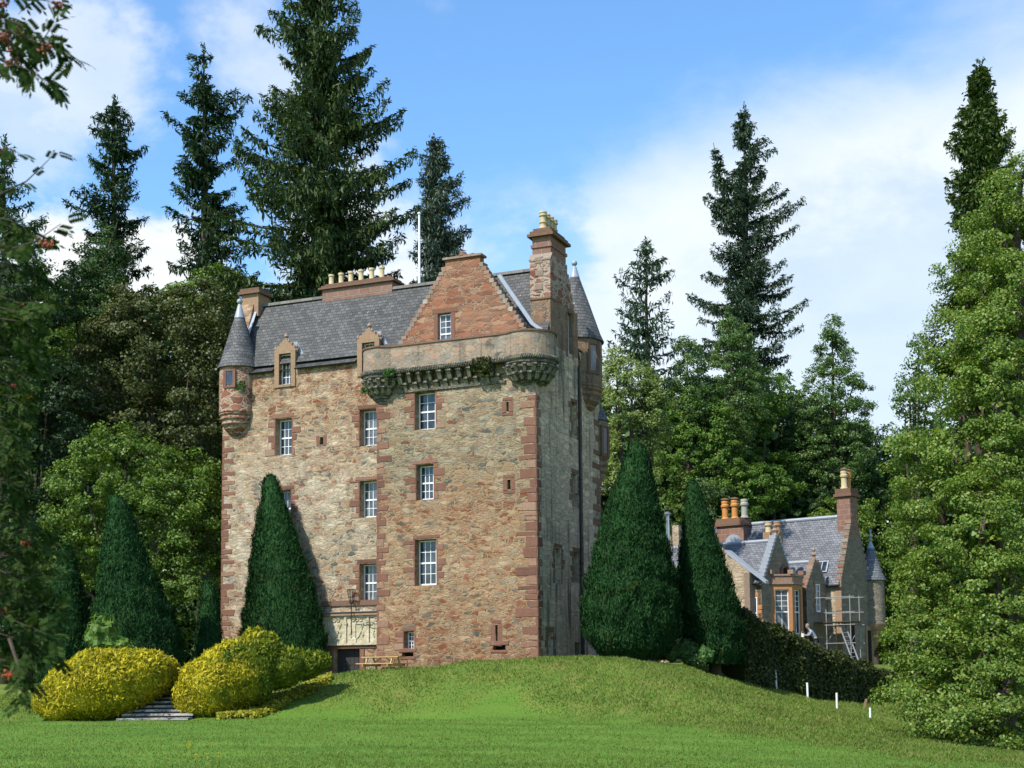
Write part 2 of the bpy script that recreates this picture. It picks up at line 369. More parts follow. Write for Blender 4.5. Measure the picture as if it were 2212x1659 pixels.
def panel_mat():
    m, t = new_mat('carved_panel'); c = t.n('ShaderNodeTexCoord').outputs['Object']
    n = t.noise(c, 3., 6, .7); n2 = t.noise(c, 9., 6, .7)
    col = t.mix(t.smooth(n, .4, .65), (.40, .345, .215), (.54, .48, .355)); col = t.mix(t.math('MULTIPLY', t.smooth(n2, .55, .7), .7), col, (.19, .16, .09))
    v = t.n('ShaderNodeTexVoronoi', feature='SMOOTH_F1', ins={'Vector': c, 'Scale': 5.})
    finish(t, col, .9, t.math('ADD', n2, t.math('MULTIPLY', v.outputs[0], .9)), .8, .05, .1); return m
mPanel = panel_mat()


def leafmat(name, cols, trans=.3, gloss=.25, rough=.5, patch=.35, tip=None):
    m, t = new_mat(name); g = t.n('ShaderNodeNewGeometry'); c = t.n('ShaderNodeTexCoord').outputs['Object']
    col = t.ramp(g.outputs['Random Per Island'], [(i / (len(cols) - 1), q) for i, q in enumerate(cols)])
    n = t.noise(c, .55, 3, .6); k = t.math('MULTIPLY_ADD', t.math('SUBTRACT', n, .5), 2 * patch, 1.)
    col = t.mix(1., col, t.n('ShaderNodeCombineColor', ins={0: k, 1: k, 2: t.math('MULTIPLY', k, .96)}).outputs[0], 'MULTIPLY')
    if tip:
        mask = t.smooth(t.math('ADD', t.noise(c, tip[1], 4, .6), t.math('MULTIPLY', t.n('ShaderNodeSeparateXYZ', ins={0: c}).outputs[0], tip[2])), tip[3], tip[4])
        col = t.mix(mask, col, t.ramp(g.outputs['Random Per Island'], [(i / (len(tip[0]) - 1), q) for i, q in enumerate(tip[0])]))
    p = t.n('ShaderNodeBsdfPrincipled', ins={'Base Color': col, 'Roughness': rough}); p.inputs['Specular IOR Level'].default_value = gloss
    tr = t.n('ShaderNodeBsdfTranslucent', ins={'Color': t.mix(1., col, (1.15, 1.2, .6), 'MULTIPLY')})
    mx = t.n('ShaderNodeMixShader', ins={0: trans, 1: p.outputs[0], 2: tr.outputs[0]})
    t.n('ShaderNodeOutputMaterial', ins={'Surface': mx.outputs[0]}); return m
lFir = leafmat('fir_needles', [(.012, .030, .014), (.022, .050, .020), (.036, .070, .024), (.05, .085, .03)], .12, .2)
lFirG = leafmat('olive_fir_needles', [(.018, .038, .012), (.035, .065, .018), (.06, .095, .024), (.085, .115, .035)], .15, .2)
lSpruce = leafmat('blue_spruce_needles', [(.028, .050, .040), (.05, .08, .06), (.085, .115, .085), (.12, .14, .09)], .1, .2)
lLarch = leafmat('grey_fir_needles', [(.03, .065, .045), (.05, .09, .05), (.07, .115, .06)], .2, .2)
lRedwood = leafmat('redwood_needles', [(.028, .055, .012), (.055, .09, .02), (.09, .13, .03)], .15, .2)
lLime = leafmat('lime_leaves', [(.058, .115, .012), (.098, .172, .021), (.155, .23, .035), (.27, .30, .07)], .38, .3, .45)
lMaple = leafmat('maple_leaves', [(.045, .115, .015), (.085, .175, .024), (.13, .22, .036), (.185, .25, .045)], .38)
lPale = leafmat('pale_maple_leaves', [(.10, .165, .035), (.16, .235, .055), (.24, .30, .09), (.32, .35, .14)], .35)
lPoplar = leafmat('poplar_leaves', [(.032, .080, .014), (.060, .125, .022), (.095, .165, .03), (.18, .24, .10)], .3, .35, .4)
lDark = leafmat('dark_leaves', [(.010, .024, .008), (.018, .040, .012), (.030, .058, .018), (.05, .08, .03)], .2)
lBrown = leafmat('olive_brown_leaves', [(.036, .048, .011), (.066, .076, .016), (.090, .088, .022), (.050, .080, .017), (.16, .17, .09)], .25)
lRound = leafmat('laurel_leaves', [(.045, .095, .012), (.08, .145, .017), (.12, .185, .026), (.165, .22, .038)], .3)
lYew = leafmat('yew_needles', [(.010, .030, .010), (.016, .050, .015), (.027, .076, .022)], .10, .06, .85, .4, ([(.030, .055, .014), (.055, .085, .02), (.05, .05, .02)], 1.3, 0., .58, .74))
lGold = leafmat('golden_yew', [(.12, .14, .010), (.34, .29, .012), (.50, .42, .018), (.60, .50, .030), (.19, .20, .014)], .3, .2, .6, .5)
lGoldR = leafmat('golden_yew_green_side', [(.12, .14, .010), (.34, .29, .012), (.50, .42, .018), (.60, .50, .030), (.19, .20, .014)], .3, .2, .6, .5,
                 tip=([(.05, .085, .008), (.12, .165, .012), (.25, .27, .018)], .9, .12, .36, .55))
lHedge = leafmat('hedge_leaves', [(.030, .042, .010), (.045, .06, .014), (.075, .09, .02)], .2, .2)
lRowan = leafmat('rowan_leaves', [(.012, .030, .007), (.022, .048, .010), (.036, .064, .014), (.06, .08, .025)], .25, .04, .8)
lCover = leafmat('golden_ground_cover', [(.22, .22, .02), (.34, .31, .03), (.18, .20, .02)], .3)
lWeed = leafmat('weed_leaves', [(.04, .10, .02), (.07, .15, .035), (.10, .19, .05)], .3)
mBerry = plain('orange_berries', (.27, .055, .012), .35, .3, 20., .5)

# ------------------------------------------------------------------ ground
def sstep(x): x = np.clip(x, 0, 1); return x * x * (3 - 2 * x)
CX = [-60, -30, -25, -20, -14, -8, -5, -2, 1, 4.5, 7, 9.6, 12.1, 14, 16, 20, 26, 60]
CZ = [.6, .8, 1.0, 1.4, 1.75, 2.05, 2.3, 2.52, 2.74, 2.68, 2.3, 1.45, .72, .1, -.5, -1.1, -1.5, -2]
def ground(x, y):
    x = np.asarray(x, float); y = np.asarray(y, float)
    lawn = .5 * sstep((y - 28) / 26) - .03 * np.maximum(x - 2, 0) - .05 * np.maximum(x - 8, 0) + .03 * np.sin(x * .35 + y * .1) + .02 * np.sin(x * .8 - y * .45) + .012 * np.sin(x * 2.1 + y * 1.3)
    lawn = np.maximum(lawn, -3.)
    crest = np.interp(x, CX, CZ) + .05 * np.sin(x * 1.3 + y * .7) + .03 * np.sin(x * 2.9 - y * 1.7)
    y0 = np.interp(x, [-30, -12, 0, 8, 16], [52, 51.5, 50.5, 45, 40]); y1 = np.interp(x, [-30, -12, 0, 8, 16], [60, 59, 59, 60, 60])
    z = lawn + (crest - lawn) * sstep((y - y0) / (y1 - y0))
    hi = np.interp(x, [-60, -20, -8, 0, 60], [1.8, 1.9, 2.12, 2.68, 2.5])
    line = 10.1 + (np.minimum(y, 110) - 66.) * .83                      # the hedge: terrace behind it, open slope before it
    z = z + np.clip(y - 62, 0, 30) * .12 * sstep((x - 5) / 6.)
    t = np.minimum(sstep((y - 64.) / 7.), sstep((line - x - .3) / 2.) * (x > 7) + (x <= 7))
    z = z + (hi - z) * t
    z = z + .05 * np.maximum(y - 95, 0) * sstep((y - 95) / 60.) * np.clip((330 - y) / 150., 0, 1)
    return z
def hit(px, py, Y0=35.):
    for Y in np.arange(Y0, 90, .05):
        p = at(px, py, Y)
        if p[2] <= float(ground(p[0], Y)): return p
    return at(px, py, 60.)
def bankmask(x, y):
    y0 = np.interp(x, [-30, -12, 0, 4, 10, 20], [52, 51.5, 51, 46, 34, 26])
    return sstep((y - y0 + .9 * np.sin(x * .9 + np.sin(y * .8)) + .6 * np.sin(x * 2.3 - y * .6)) / 5.)


def build_ground():
    def axis(stops):
        out = [stops[0][0]]
        for (a, st), (b, _) in zip(stops, stops[1:]): out += list(np.linspace(a, b, max(2, int(round((b - a) / st)) + 1))[1:])
        return np.array(out)
    xs = axis([(-900, 120), (-60, 4), (-26, .45), (26, 4), (60, 120), (900, 1)])
    ys = axis([(-300, 60), (0, 4), (24, .45), (75, 3), (120, 20), (400, 150), (1500, 1)])
    X, Y = np.meshgrid(xs, ys); Z = ground(X, Y); n, mth = len(ys), len(xs)
    v = np.stack([X, Y, Z], -1).reshape(-1, 3); i = np.arange(n * mth).reshape(n, mth)
    f = np.stack([i[:-1, :-1], i[:-1, 1:], i[1:, 1:], i[1:, :-1]], -1).reshape(-1, 4)
    me = bpy.data.meshes.new("ground"); me.from_pydata(v.tolist(), [], f.tolist())
    at_ = me.attributes.new("bank", 'FLOAT', 'POINT'); at_.data.foreach_set('value', bankmask(X, Y).astype(np.float32).ravel())
    for p in me.polygons: p.use_smooth = True
    m, t = new_mat("lawn"); c = t.n('ShaderNodeTexCoord').outputs['Object']
    bk = t.n('ShaderNodeAttribute', attribute_name="bank").outputs['Fac']
    n1 = t.noise(c, 1.1, 5, .65); n2 = t.noise(c, 13., 5, .75); n3 = t.noise(t.mapping(c, (.35, 1.2, 1)), .45, 4, .6); n4 = t.noise(c, 3.2, 6, .72)
    lawn = t.ramp(t.math('ADD', t.math('MULTIPLY', n2, .3), t.math('MULTIPLY', n3, .7)), [(.3, (.058, .125, .016)), (.5, (.086, .165, .021)), (.7, (.125, .20, .030))])
    sy = t.n('ShaderNodeSeparateXYZ', ins={0: c}); st = t.math('SINE', t.math('ADD', t.math('MULTIPLY', sy.outputs[1], 2.2), t.math('ADD', t.math('MULTIPLY', sy.outputs[0], .22), t.math('MULTIPLY', n3, 3.))))
    sv = t.math('MULTIPLY_ADD', st, .07, 1.); lawn = t.mix(1., lawn, t.n('ShaderNodeCombineColor', ins={0: sv, 1: sv, 2: sv}).outputs[0], 'MULTIPLY')      # mower passes
    bank = t.ramp(t.math('ADD', t.math('MULTIPLY', n2, .45), t.math('MULTIPLY', n1, .55)), [(.3, (.050, .10, .015)), (.47, (.092, .145, .022)), (.6, (.155, .165, .036)), (.75, (.215, .17, .065))])
    bank = t.mix(t.math('MULTIPLY', t.smooth(n4, .58, .72), .5), bank, (.23, .17, .075))
    col = t.mix(bk, lawn, bank)
    finish(t, col, .9, n2, .5, .06, .1)
    me.materials.append(m); o = bpy.data.objects.new("ground", me); COL.objects.link(o)
    tag(o, None, None, None, 'structure')
build_ground()

# ------------------------------------------------------------------ castle
TH = math.radians(23.5)
C0 = at(1163, 1418, 62.)
class Frame:
    """local frame of a building: u along the front, v into it, z up (absolute heights)"""
    def __init__(s, C, th):
        s.C = C; s.th = th; s.X = np.array([math.cos(th), -math.sin(th), 0]); s.Y = np.array([math.sin(th), math.cos(th), 0])
    def F(s, px, py, v):
        d = ray(px, py); k = (v - (CAM - s.C) @ s.Y) / (d @ s.Y); p = CAM + d * k; return (p - s.C) @ s.X, p[2] - s.C[2]
    def S(s, px, py, u):
        d = ray(px, py); k = (u - (CAM - s.C) @ s.X) / (d @ s.X); p = CAM + d * k; return (p - s.C) @ s.Y, p[2] - s.C[2]
    def world(s, u, v, z): return s.C + s.X * u + s.Y * v + np.array([0, 0, z])
    def inv(s, p): q = np.array(p) - s.C; return q @ s.X, q @ s.Y, q[2]
K = Frame(C0, TH)
Z0 = C0[2]
castle = empty('castle', C0, -TH)
tag(castle, 'tall red and buff rubble tower house with slate roofs on the grassy mound', 'castle')

FRONT = lambda v: (lambda a, z, d=0.: (a, v + d, z))          # plane v = const, depth inwards
SIDE = lambda u: (lambda a, z, d=0.: (u - d, a, z))           # plane u = const facing right


def wall_holes(name, mat, pl, a0, a1, z0, z1, holes, parent, depth=.34, thick=None, back={}):
    """a wall face with real openings and reveals"""
    m = MB(); A = sorted({a0, a1, *[q for h in holes for q in (h[0], h[1])]}); Zs = sorted({z0, z1, *[q for h in holes for q in (h[2], h[3])]})
    A = [a for a in A if a0 <= a <= a1]; Zs = [z for z in Zs if z0 <= z <= z1]
    for i in range(len(A) - 1):
        for j in range(len(Zs) - 1):
            ca, cz = (A[i] + A[i + 1]) / 2, (Zs[j] + Zs[j + 1]) / 2
            if any(h[0] < ca < h[1] and h[2] < cz < h[3] for h in holes): continue
            m.poly([pl(A[i], Zs[j]), pl(A[i + 1], Zs[j]), pl(A[i + 1], Zs[j + 1]), pl(A[i], Zs[j + 1])])
    for h0, h1, h2, h3 in holes:
        b = back.get((h0, h1, h2, h3), (h0, h1, h2, h3)); q = [(h0, h2), (h1, h2), (h1, h3), (h0, h3)]; w = [(b[0], b[2]), (b[1], b[2]), (b[1], b[3]), (b[0], b[3])]
        for k in range(4):
            n = (k + 1) % 4; m.poly([pl(*q[k]), pl(*w[k], depth), pl(*w[n], depth), pl(*q[n])])
    if thick:   # top and sides so that the wall is a solid
        for (p, r) in (((a0, z1), (a1, z1)), ((a0, z0), (a0, z1)), ((a1, z0), (a1, z1))):
            m.poly([pl(*p), pl(*r), pl(*r, thick), pl(*p, thick)])
    return m.build(name, mat, parent)


def rough_block(m, pl, a0, a1, z0, z1, proud=.015, deep=.1, j=.02):
    r = lambda s=j: rnd.uniform(-s, s)
    o = [(a0 + r(), z0 + r()), (a1 + r(), z0 + r()), (a1 + r(), z1 + r()), (a0 + r(), z1 + r())]
    ca, cz = (a0 + a1) / 2, (z0 + z1) / 2; b = .022
    i = [(a + math.copysign(b, ca - a), z + math.copysign(b, cz - z)) for a, z in o]
    O = [pl(a, z, .004) for a, z in o]; I = [pl(a, z, -proud - rnd.uniform(0, .012)) for a, z in i]; B = [pl(a, z, deep) for a, z in o]
    m.poly(I)
    for k in range(4):
        n = (k + 1) % 4; m.poly([O[k], O[n], I[n], I[k]]); m.poly([B[k], B[n], O[n], O[k]])


def add_window(pl, a0, a1, z0, z1, cols, rows, parent, rev=.24, surround=mRed, name='window', margins=True, longs=(.34, .18), sash=True, sill=False, label=None, hole=None):
    """sash window: frame and bars, one glass pane sheet and an irregular dressed stone surround"""
    m = MB(); fw = .055; d0, d1 = rev, rev + .07
    def bar(x0, x1, y0, y1, e0=d0, e1=d1): m.hexa([pl(x, y, e) for y in (y0, y1) for e in (e0, e1) for x in (x0, x1)])
    bar(a0, a0 + fw, z0, z1); bar(a1 - fw, a1, z0, z1); bar(a0 + fw, a1 - fw, z1 - fw, z1); bar(a0 + fw, a1 - fw, z0, z0 + fw * 1.5)
    zm = (z0 + z1) / 2
    if sash: bar(a0 + fw, a1 - fw, zm - .035, zm + .035, d0 + .005, d1)
    for k in range(1, cols): x = a0 + fw + (a1 - a0 - 2 * fw) * k / cols; bar(x - .014, x + .014, z0 + fw * 1.5, z1 - fw, d0 + .02, d1 - .01)
    for lo, hi, n in ((z0 + fw * 1.5, zm - .035, rows[0]), (zm + .035, z1 - fw, rows[1])) if sash else ((z0 + fw * 1.5, z1 - fw, rows[0]),):
        for k in range(1, n): y = lo + (hi - lo) * k / n; bar(a0 + fw, a1 - fw, y - .013, y + .013, d0 + .022, d1 - .012)
    w = m.build(name, mWhite, parent)
    if label: w['label'] = label
    g = MB(); g.poly([pl(x, y, rev + .045) for x, y in ((a0, z0), (a1, z0), (a1, z1), (a0, z1))]); g.build('pane', mGlass, w)
    if margins:
        if hole: a0, a1, z0, z1 = hole
        s = MB()
        for lo, hi in ((a0 - .075, a0 - .002), (a1 + .002, a1 + .075)): s.hexa([pl(x, q, e) for q in (z0 - .01, z1 + .05) for e in (-.007, .06) for x in (lo, hi)])
        y = z0 - .02; k = rnd.random() < .5
        while y < z1 - .02:
            h = min(rnd.uniform(.24, .38), z1 - y)
            for sgn, e in ((-1, a0), (1, a1)):
                lng = k == (sgn > 0); L = (longs[0] if lng else longs[1]) * rnd.uniform(.7, 1.25)
                if rnd.random() < (.12 if lng else .4): continue
                lo, hi = (e - L, e - .012) if sgn < 0 else (e + .012, e + L)
                rough_block(s, pl, lo, hi, y + .012, y + h - .012)
            y += h; k = not k
        rough_block(s, pl, a0 - rnd.uniform(.08, .22), a1 + rnd.uniform(.08, .25), z1 + .012, z1 + rnd.uniform(.16, .24))
        if sill: rough_block(s, pl, a0 - .12, a1 + .12, z0 - .16, z0 - .012, .03)
        s.build('stone_trim', surround, w)
    return w


def quoins(parent, pl, side, edge, z0, z1, L=(.80, .42), h=(.26, .40), mat=mRed, plr=None, edge_r=0., Lr=(.5, .3), name='quoin_trim', keep=.5):
    """long and short dressed corner stones on one face (and the return face)"""
    m = MB(); y = z0; k = True; e0, e1 = (edge + .001, edge + .11) if side > 0 else (edge - .11, edge - .001)
    m.hexa([pl(x, q, e) for q in (z0, z1) for e in (-.006, .05) for x in (e0, e1)])
    while y < z1 - .1:
        hh = min(rnd.uniform(*h), z1 - y); ln = (L[0] if k else L[1]) * rnd.uniform(.6, 1.3)
        a, b = (edge, edge + ln) if side > 0 else (edge - ln, edge)
        if k or rnd.random() < keep: rough_block(m, pl, a, b, y + .015, y + hh - .015, .014, .12, .032)
        if plr:
            ln = (Lr[1] if k else Lr[0]) * rnd.uniform(.8, 1.2); rough_block(m, plr, edge_r, edge_r + ln, y + .015, y + hh - .015, .016, .12)
        y += hh; k = not k
    return m.build(name, mat, parent)


def build_castle():
    V1 = 1.5; zb = -1.2
    P0, P1, PS, PG = FRONT(0.), FRONT(V1), SIDE(0.), FRONT(.8)
    def rect(px0, py0, px1, py1, v):       # window rectangle read off the photograph, in metres on its wall
        a0, b1 = K.F(px0, py0, v); a1, b0 = K.F(px1, py1, v); c1 = K.F(px1, py0, v)[1]; c0 = K.F(px0, py1, v)[1]
        return a0, a1, (b0 + c0) / 2, (b1 + c1) / 2
    def srect(px0, py0, px1, py1, u=0.):
        a0, b1 = K.S(px0, py0, u); a1, b0 = K.S(px1, py1, u); c1 = K.S(px1, py0, u)[1]; c0 = K.S(px0, py1, u)[1]
        return a0, a1, (b0 + c0) / 2, (b1 + c1) / 2
    uw = -7.92; ul = -17.45; ze = 17.05 - Z0; zp0, zp1 = 15.93 - Z0, 17.02 - Z0; zr = 20.95 - Z0
    # ---- wing (projecting right half)
    wing = [(rect(905, 850, 942, 930, .38), 2, (2, 2)), (rect(908, 1007, 938, 1081, .38), 3, (2, 2)), (rect(905, 1168, 944, 1265, .38), 3, (2, 2)), (rect(881, 1365, 896, 1404, .38), 2, (2, 2))]
    slits = [rect(1094, 868, 1099, 889, 0), rect(1096, 1036, 1103, 1057, 0), rect(1070, 1350, 1075, 1386, 0)]
    loops = [rect(1065, 1394, 1092, 1404, 0), rect(868, 1410, 893, 1418, 0)]
    REV = .38
    def opening(r): return (r[0] - .01, r[1] + .16, r[2] - .01, r[3] + .03)
    hb = {opening(r): (r[0] - .01, r[1] + .01, r[2] - .01, r[3] + .01) for r, _, _ in wing}
    wall_holes('wall', mWing, P0, uw, 0., zb, zp1 - .9, list(hb) + slits + loops, castle, .46, None, hb)
    for (r, c, rw) in wing: add_window(P0, *r, c, rw, castle, REV, longs=(.5, .26) if r[1] - r[0] > .5 else (.42, .3), hole=opening(r))
    for r in slits:
        s = MB(); a0, a1, z0, z1 = r; s.poly([P0(a0, z0, .3), P0(a1, z0, .3), P0(a1, z1, .3), P0(a0, z1, .3)]); o = s.build('arrow_slit', mHole, castle)
        s = MB()
        for lo, hi in ((a0 - .22, a0 - .01), (a1 + .01, a1 + .24)): rough_block(s, P0, lo, hi, z0 - .05, z1 + .05)
        rough_block(s, P0, a0 - .2, a1 + .2, z1 + .06, z1 + .22); rough_block(s, P0, a0 - .2, a1 + .2, z0 - .2, z0 - .06)
        s.build('stone_trim', mRed, o)
    for r in loops:
        s = MB(); a0, a1, z0, z1 = r; s.poly([P0(a0, z0, .35), P0(a1, z0, .35), P0(a1, z1, .35), P0(a0, z1, .35)]); o = s.build('gun_loop', mHole, castle)
        s = MB(); rough_block(s, P0, a0 - .16, a1 + .16, z1 + .01, z1 + .2, .03); rough_block(s, P0, a0 - .1, a1 + .1, z0 - .13, z0 - .01, .03); s.build('stone_trim', mRed, o)
    # return of the wing towards the recessed part
    m = MB(); m.poly([(uw, 0, zb), (uw, V1 + .02, zb), (uw, V1 + .02, zp1 - .9), (uw, 0, zp1 - .9)]); m.build('wall', mWing, castle)
    quoins(castle, P0, 1, uw, zb, 12. - .1, (.62, .30), name='quoin_trim')
    quoins(castle, P0, -1, 0., zb, 11.45, (.85, .48), plr=PS, edge_r=0., name='quoin_trim', keep=.7, h=(.2, .5))
    # plinth course along the foot
    m = MB(); n = 24
    for k in range(n): m.hexa([P0(uw + .3 + (7.68 + .04) * (k + q) / n, z, e) for z in (-1.2, -.06 + .02 * math.sin(k * 1.9)) for e in (-.07 - .02 * math.sin(k * 2.7), .01) for q in (0, 1)])
    m.build('plinth', mWing, castle)
    # ---- recessed left half
    main = [(rect(605, 908, 633, 985, V1 + REV), 3, (2, 2)), (rect(786, 888, 817, 965, V1 + REV), 3, (2, 2)), (rect(786, 1041, 817, 1119, V1 + REV), 3, (2, 2)),
            (rect(786, 1220, 816, 1299, V1 + REV), 3, (2, 2)), (rect(604, 1062, 631, 1136, V1 + REV), 3, (2, 2))]
    main = [((a0, min(a1, uw - .3), z0, z1), c, r) for (a0, a1, z0, z1), c, r in main]; hm = {opening(r): (r[0] - .01, r[1] + .01, r[2] - .01, r[3] + .01) for r, _, _ in main}
    d1 = rect(604, 764, 629, 831, V1); d2 = rect(783, 740, 810, 806, V1)
    door = rect(722, 1402, 777, 1460, V1); sl = rect(691, 944, 698, 960, V1)
    holes = list(hm) + [door, sl] + [(d1[0], d1[1], d1[2], ze), (d2[0], d2[1], d2[2], ze)]
    wall_holes('wall', mFacade, P1, ul, uw, zb, ze, holes, castle, .46, None, hm)
    for r, c, rw in main: add_window(P1, *r, c, rw, castle, REV, longs=(.48, .24), hole=opening(r))
    s = MB(); s.poly([P1(x, y, .3) for x, y in ((sl[0], sl[2]), (sl[1], sl[2]), (sl[1], sl[3]), (sl[0], sl[3]))]); o = s.build('arrow_slit', mHole, castle)
    s = MB(); rough_block(s, P1, sl[0] - .2, sl[0] - .01, sl[2] - .08, sl[3] + .08); rough_block(s, P1, sl[1] + .01, sl[1] + .2, sl[2] - .08, sl[3] + .08); s.build('stone_trim', mRed, o)
    m = MB(); m.poly([(ul, V1, zb), (ul, V1 + 4.2, zb), (ul, V1 + 4.2, ze), (ul, V1, ze)]); m.poly([(ul, 5.7, zb), (0, 5.7, zb), (0, 5.7, ze), (ul, 5.7, ze)])
    m.build('wall', mFacade, castle)
    quoins(castle, P1, 1, ul, zb, 11.2, (.66, .34), (.22, .36), name='quoin_trim')
    # door
    dz0, dz1 = -1.1, door[3]
    s = MB(); n = 6; w = (door[1] - door[0]) / n
    for k in range(n): s.hexa([P1(x, y, e) for y in (dz0, dz1) for e in (.3, .36) for x in (door[0] + k * w + .008, door[0] + (k + 1) * w - .008)])
    for y in (.25, .7): s.hexa([P1(x, dz1 - y + q, e) for q in (-.04, .04) for e in (.285, .299) for x in (door[0] + .03, door[1] - .03)])
    o = s.build('door', mDoor, castle)
    h = MB(); h.tube([P1(door[0] + .62 + .07 * math.cos(q), dz1 - .72 + .07 * math.sin(q), .27) for q in np.linspace(0, 6.28, 13)], .014, 6); h.build('handle', mIron, o)
    s = MB()
    for lo, hi in ((door[0] - .30, door[0] - .01), (door[1] + .01, door[1] + .28)): rough_block(s, P1, lo, hi, dz0, dz1 - .02, .05, .3, .005)
    rough_block(s, P1, door[0] - .42, door[1] + .9, dz1 + .01, dz1 + .30, .04, .1, .01)
    s.build('stone_trim', mRed, o)
    # carved stone panel above the door, with lead-capped cornice
    pa0, pz0 = K.F(700, 1392, V1); pa1, pz1 = K.F(809, 1322, V1); pa1 = uw - .02; pz1 = K.F(755, 1330, V1)[1]; pz0 = K.F(755, 1391, V1)[1]
    s = MB(); s.hexa([P1(x, y, e) for y in (pz0, pz1) for e in (-.06, .05) for x in (pa0, pa1)])
    nb = 3; bw = (pa1 - pa0) / nb
    for k in range(nb + 1):
        x = pa0 + k * bw + (.06 if k == 0 else -.06 if k == nb else 0)
        s.hexa([P1(q, y, e) for y in (pz0 + .04, pz1 - .03) for e in (-.13, -.058) for q in (x - .06, x + .06)])
        s.hexa([P1(q, y, e) for y in (pz1 - .42, pz1 - .30) for e in (-.16, -.132) for q in (x - .09, x + .09)])
    s.hexa([P1(q, y, e) for y in (pz0 - .06, pz0 + .035) for e in (-.14, -.061) for q in (pa0, pa1)])
    for k in range(nb):      # weathered relief: a worn shield and curling foliage in each bay
        cx = pa0 + (k + .5) * bw; cz = (pz0 + pz1) / 2
        sh = [(-.24, .30), (.24, .30), (.24, -.02), (.12, -.28), (0, -.38), (-.12, -.28), (-.24, -.02)]
        s.prism([(cx + a, cz - .04 + b) for a, b in sh], lambda a, z: P1(a, z, -.10), lambda a, z: P1(a, z, -.058))
        for sg in (-1, 1): s.tube([P1(cx + sg * (.30 + .05 * math.sin(q * 3)), cz - .35 + q * .24, -.075) for q in np.linspace(0, 3, 9)], .035, 6)
        for q in range(3): s.tube([P1(cx - .2 + q * .2 + .08 * math.cos(w_), pz1 - .2 + .07 * math.sin(w_), -.08) for w_ in np.linspace(0, 6.28, 9)], .03, 5)
    s.build('carved_panel', mPanel, castle)
    s = MB(); s.hexa([P1(x, y, e) for y in (pz1, pz1 + .16) for e in (-.20, .0) for x in (pa0 - .1, pa1)]); s.build('cornice', mBuff, castle)
    s = MB(); s.hexa([P1(x, pz1 + .165 + (.02 if e < 0 else .30) * b, e) for b in (0, 1) for e in (-.27, -.002) for x in (pa0 - .15, pa1)]); s.build('lead_capping', mLead, castle)
    s = MB(); s.hexa([P1(x, y, e) for y in (pz1 + .47, pz1 + .72) for e in (-.07, .0) for x in (pa0 - .1, pa1)]); s.build('string_course', mDarkStone, castle)
    # iron fire basket on its bracket
    ba, bz = K.F(759, 1335, V1 - .35); bt = K.F(759, 1274, V1 - .35)[1]; by = V1 - .35
    s = MB(); s.tube([(ba, by, bz - .8), (ba, by, bz + .7)], .022, 6)
    s.tube([(ba, by, bz), (uw + .02, by, bz + .02)], .02, 6); s.tube([(ba + .4, by, bz + .01), (ba + .9, by, bz - .16), (uw, by, bz - .55)], .016, 6)
    for r, z in ((.09, bz + .72), (.14, bz + .98), (.20, bt)): s.tube([(ba + r * math.cos(q), by + r * math.sin(q), z) for q in np.linspace(0, 6.283, 13)], .016, 5)
    for q in np.linspace(0, 6.283, 9)[:-1]: s.tube([(ba + .07 * math.cos(q), by + .07 * math.sin(q), bz + .66), (ba + .14 * math.cos(q), by + .14 * math.sin(q), bz + .98), (ba + .2 * math.cos(q), by + .2 * math.sin(q), bt)], .012, 5)
    s.build('fire_basket', mIron, castle)
    # ---- dormers at the wall head
    for dm, apx in ((d1, K.F(615, 718, V1)), (d2, K.F(793, 695, V1))):
        a0, a1, z0, z1 = dm; fl = .26
        s = MB()
        for lo, hi in ((a0 - fl, a0), (a1, a1 + fl)): s.hexa([P1(x, y, e) for y in (z0 - .12, z1 + .12) for e in (-.06, .45) for x in (lo, hi)])
        s.hexa([P1(x, y, e) for y in (z1, z1 + .12) for e in (-.06, .45) for x in (a0, a1)])
        s.hexa([P1(x, y, e) for y in (z0 - .12, z0) for e in (-.09, .3) for x in (a0, a1)])
        ca = (a0 + a1) / 2; hw = (a1 - a0) / 2 + fl + .05; zt = apx[1] - .35; zq = z1 + .125
        s.prism([(ca - hw, zq), (ca + hw, zq), (ca + hw * .72, zq + .28 * (zt - zq)), (ca + .3 * hw, zq + .72 * (zt - zq)), (ca, zt), (ca - .3 * hw, zq + .72 * (zt - zq)), (ca - hw * .72, zq + .28 * (zt - zq))],
                lambda a, z: P1(a, z, -.05), lambda a, z: P1(a, z, .22))
        d = s.build('dormer', mBuff, castle)
        f = MB()
        for k, (fx, fz) in enumerate(((0, zt), (-hw * .95, zq + .02), (hw * .95, zq + .02))):
            r = 1. if k == 0 else .7
            f.lathe((ca + fx, V1 + .08, 0), [(0.09 * r, fz - .1), (.10 * r, fz + .02), (.05 * r, fz + .06), (.12 * r, fz + .15), (.07 * r, fz + .25), (0, fz + .36)], 8)
        for sg in (-1, 1):
            for q in (.3, .55, .8): f.lathe((ca + sg * hw * (1 - q) * 1.02, V1 + .08, 0), [(.09, zq + q * (zt - zq) - .08), (.1, zq + q * (zt - zq) + .05), (0, zq + q * (zt - zq) + .14)], 6)
        f.build('finial', mSkew, d)
        c = MB()                                   # slated roof and lead cheek behind the pediment
        vb = V1 + 1.35
        for sg in (-1, 1):
            p = [(ca, V1 + .2, zt - .12), (ca + sg * hw, V1 + .2, zq - .05), (ca + sg * hw, V1 + .9, zq - .05), (ca, vb + .25, zt - .12)]
            c.poly(p, [(0, 1.2), (0, 0), (.7, 0), (1.4, 1.2)])
        for x in (a0 - fl + .02, a1 + fl - .02): c.poly([(x, V1 + .3, ze - .2), (x, V1 + 1.0, ze - .2), (x, V1 + 1.0, zq), (x, V1 + .3, zq)])
        c.build('dormer_roof', mSlate, d)
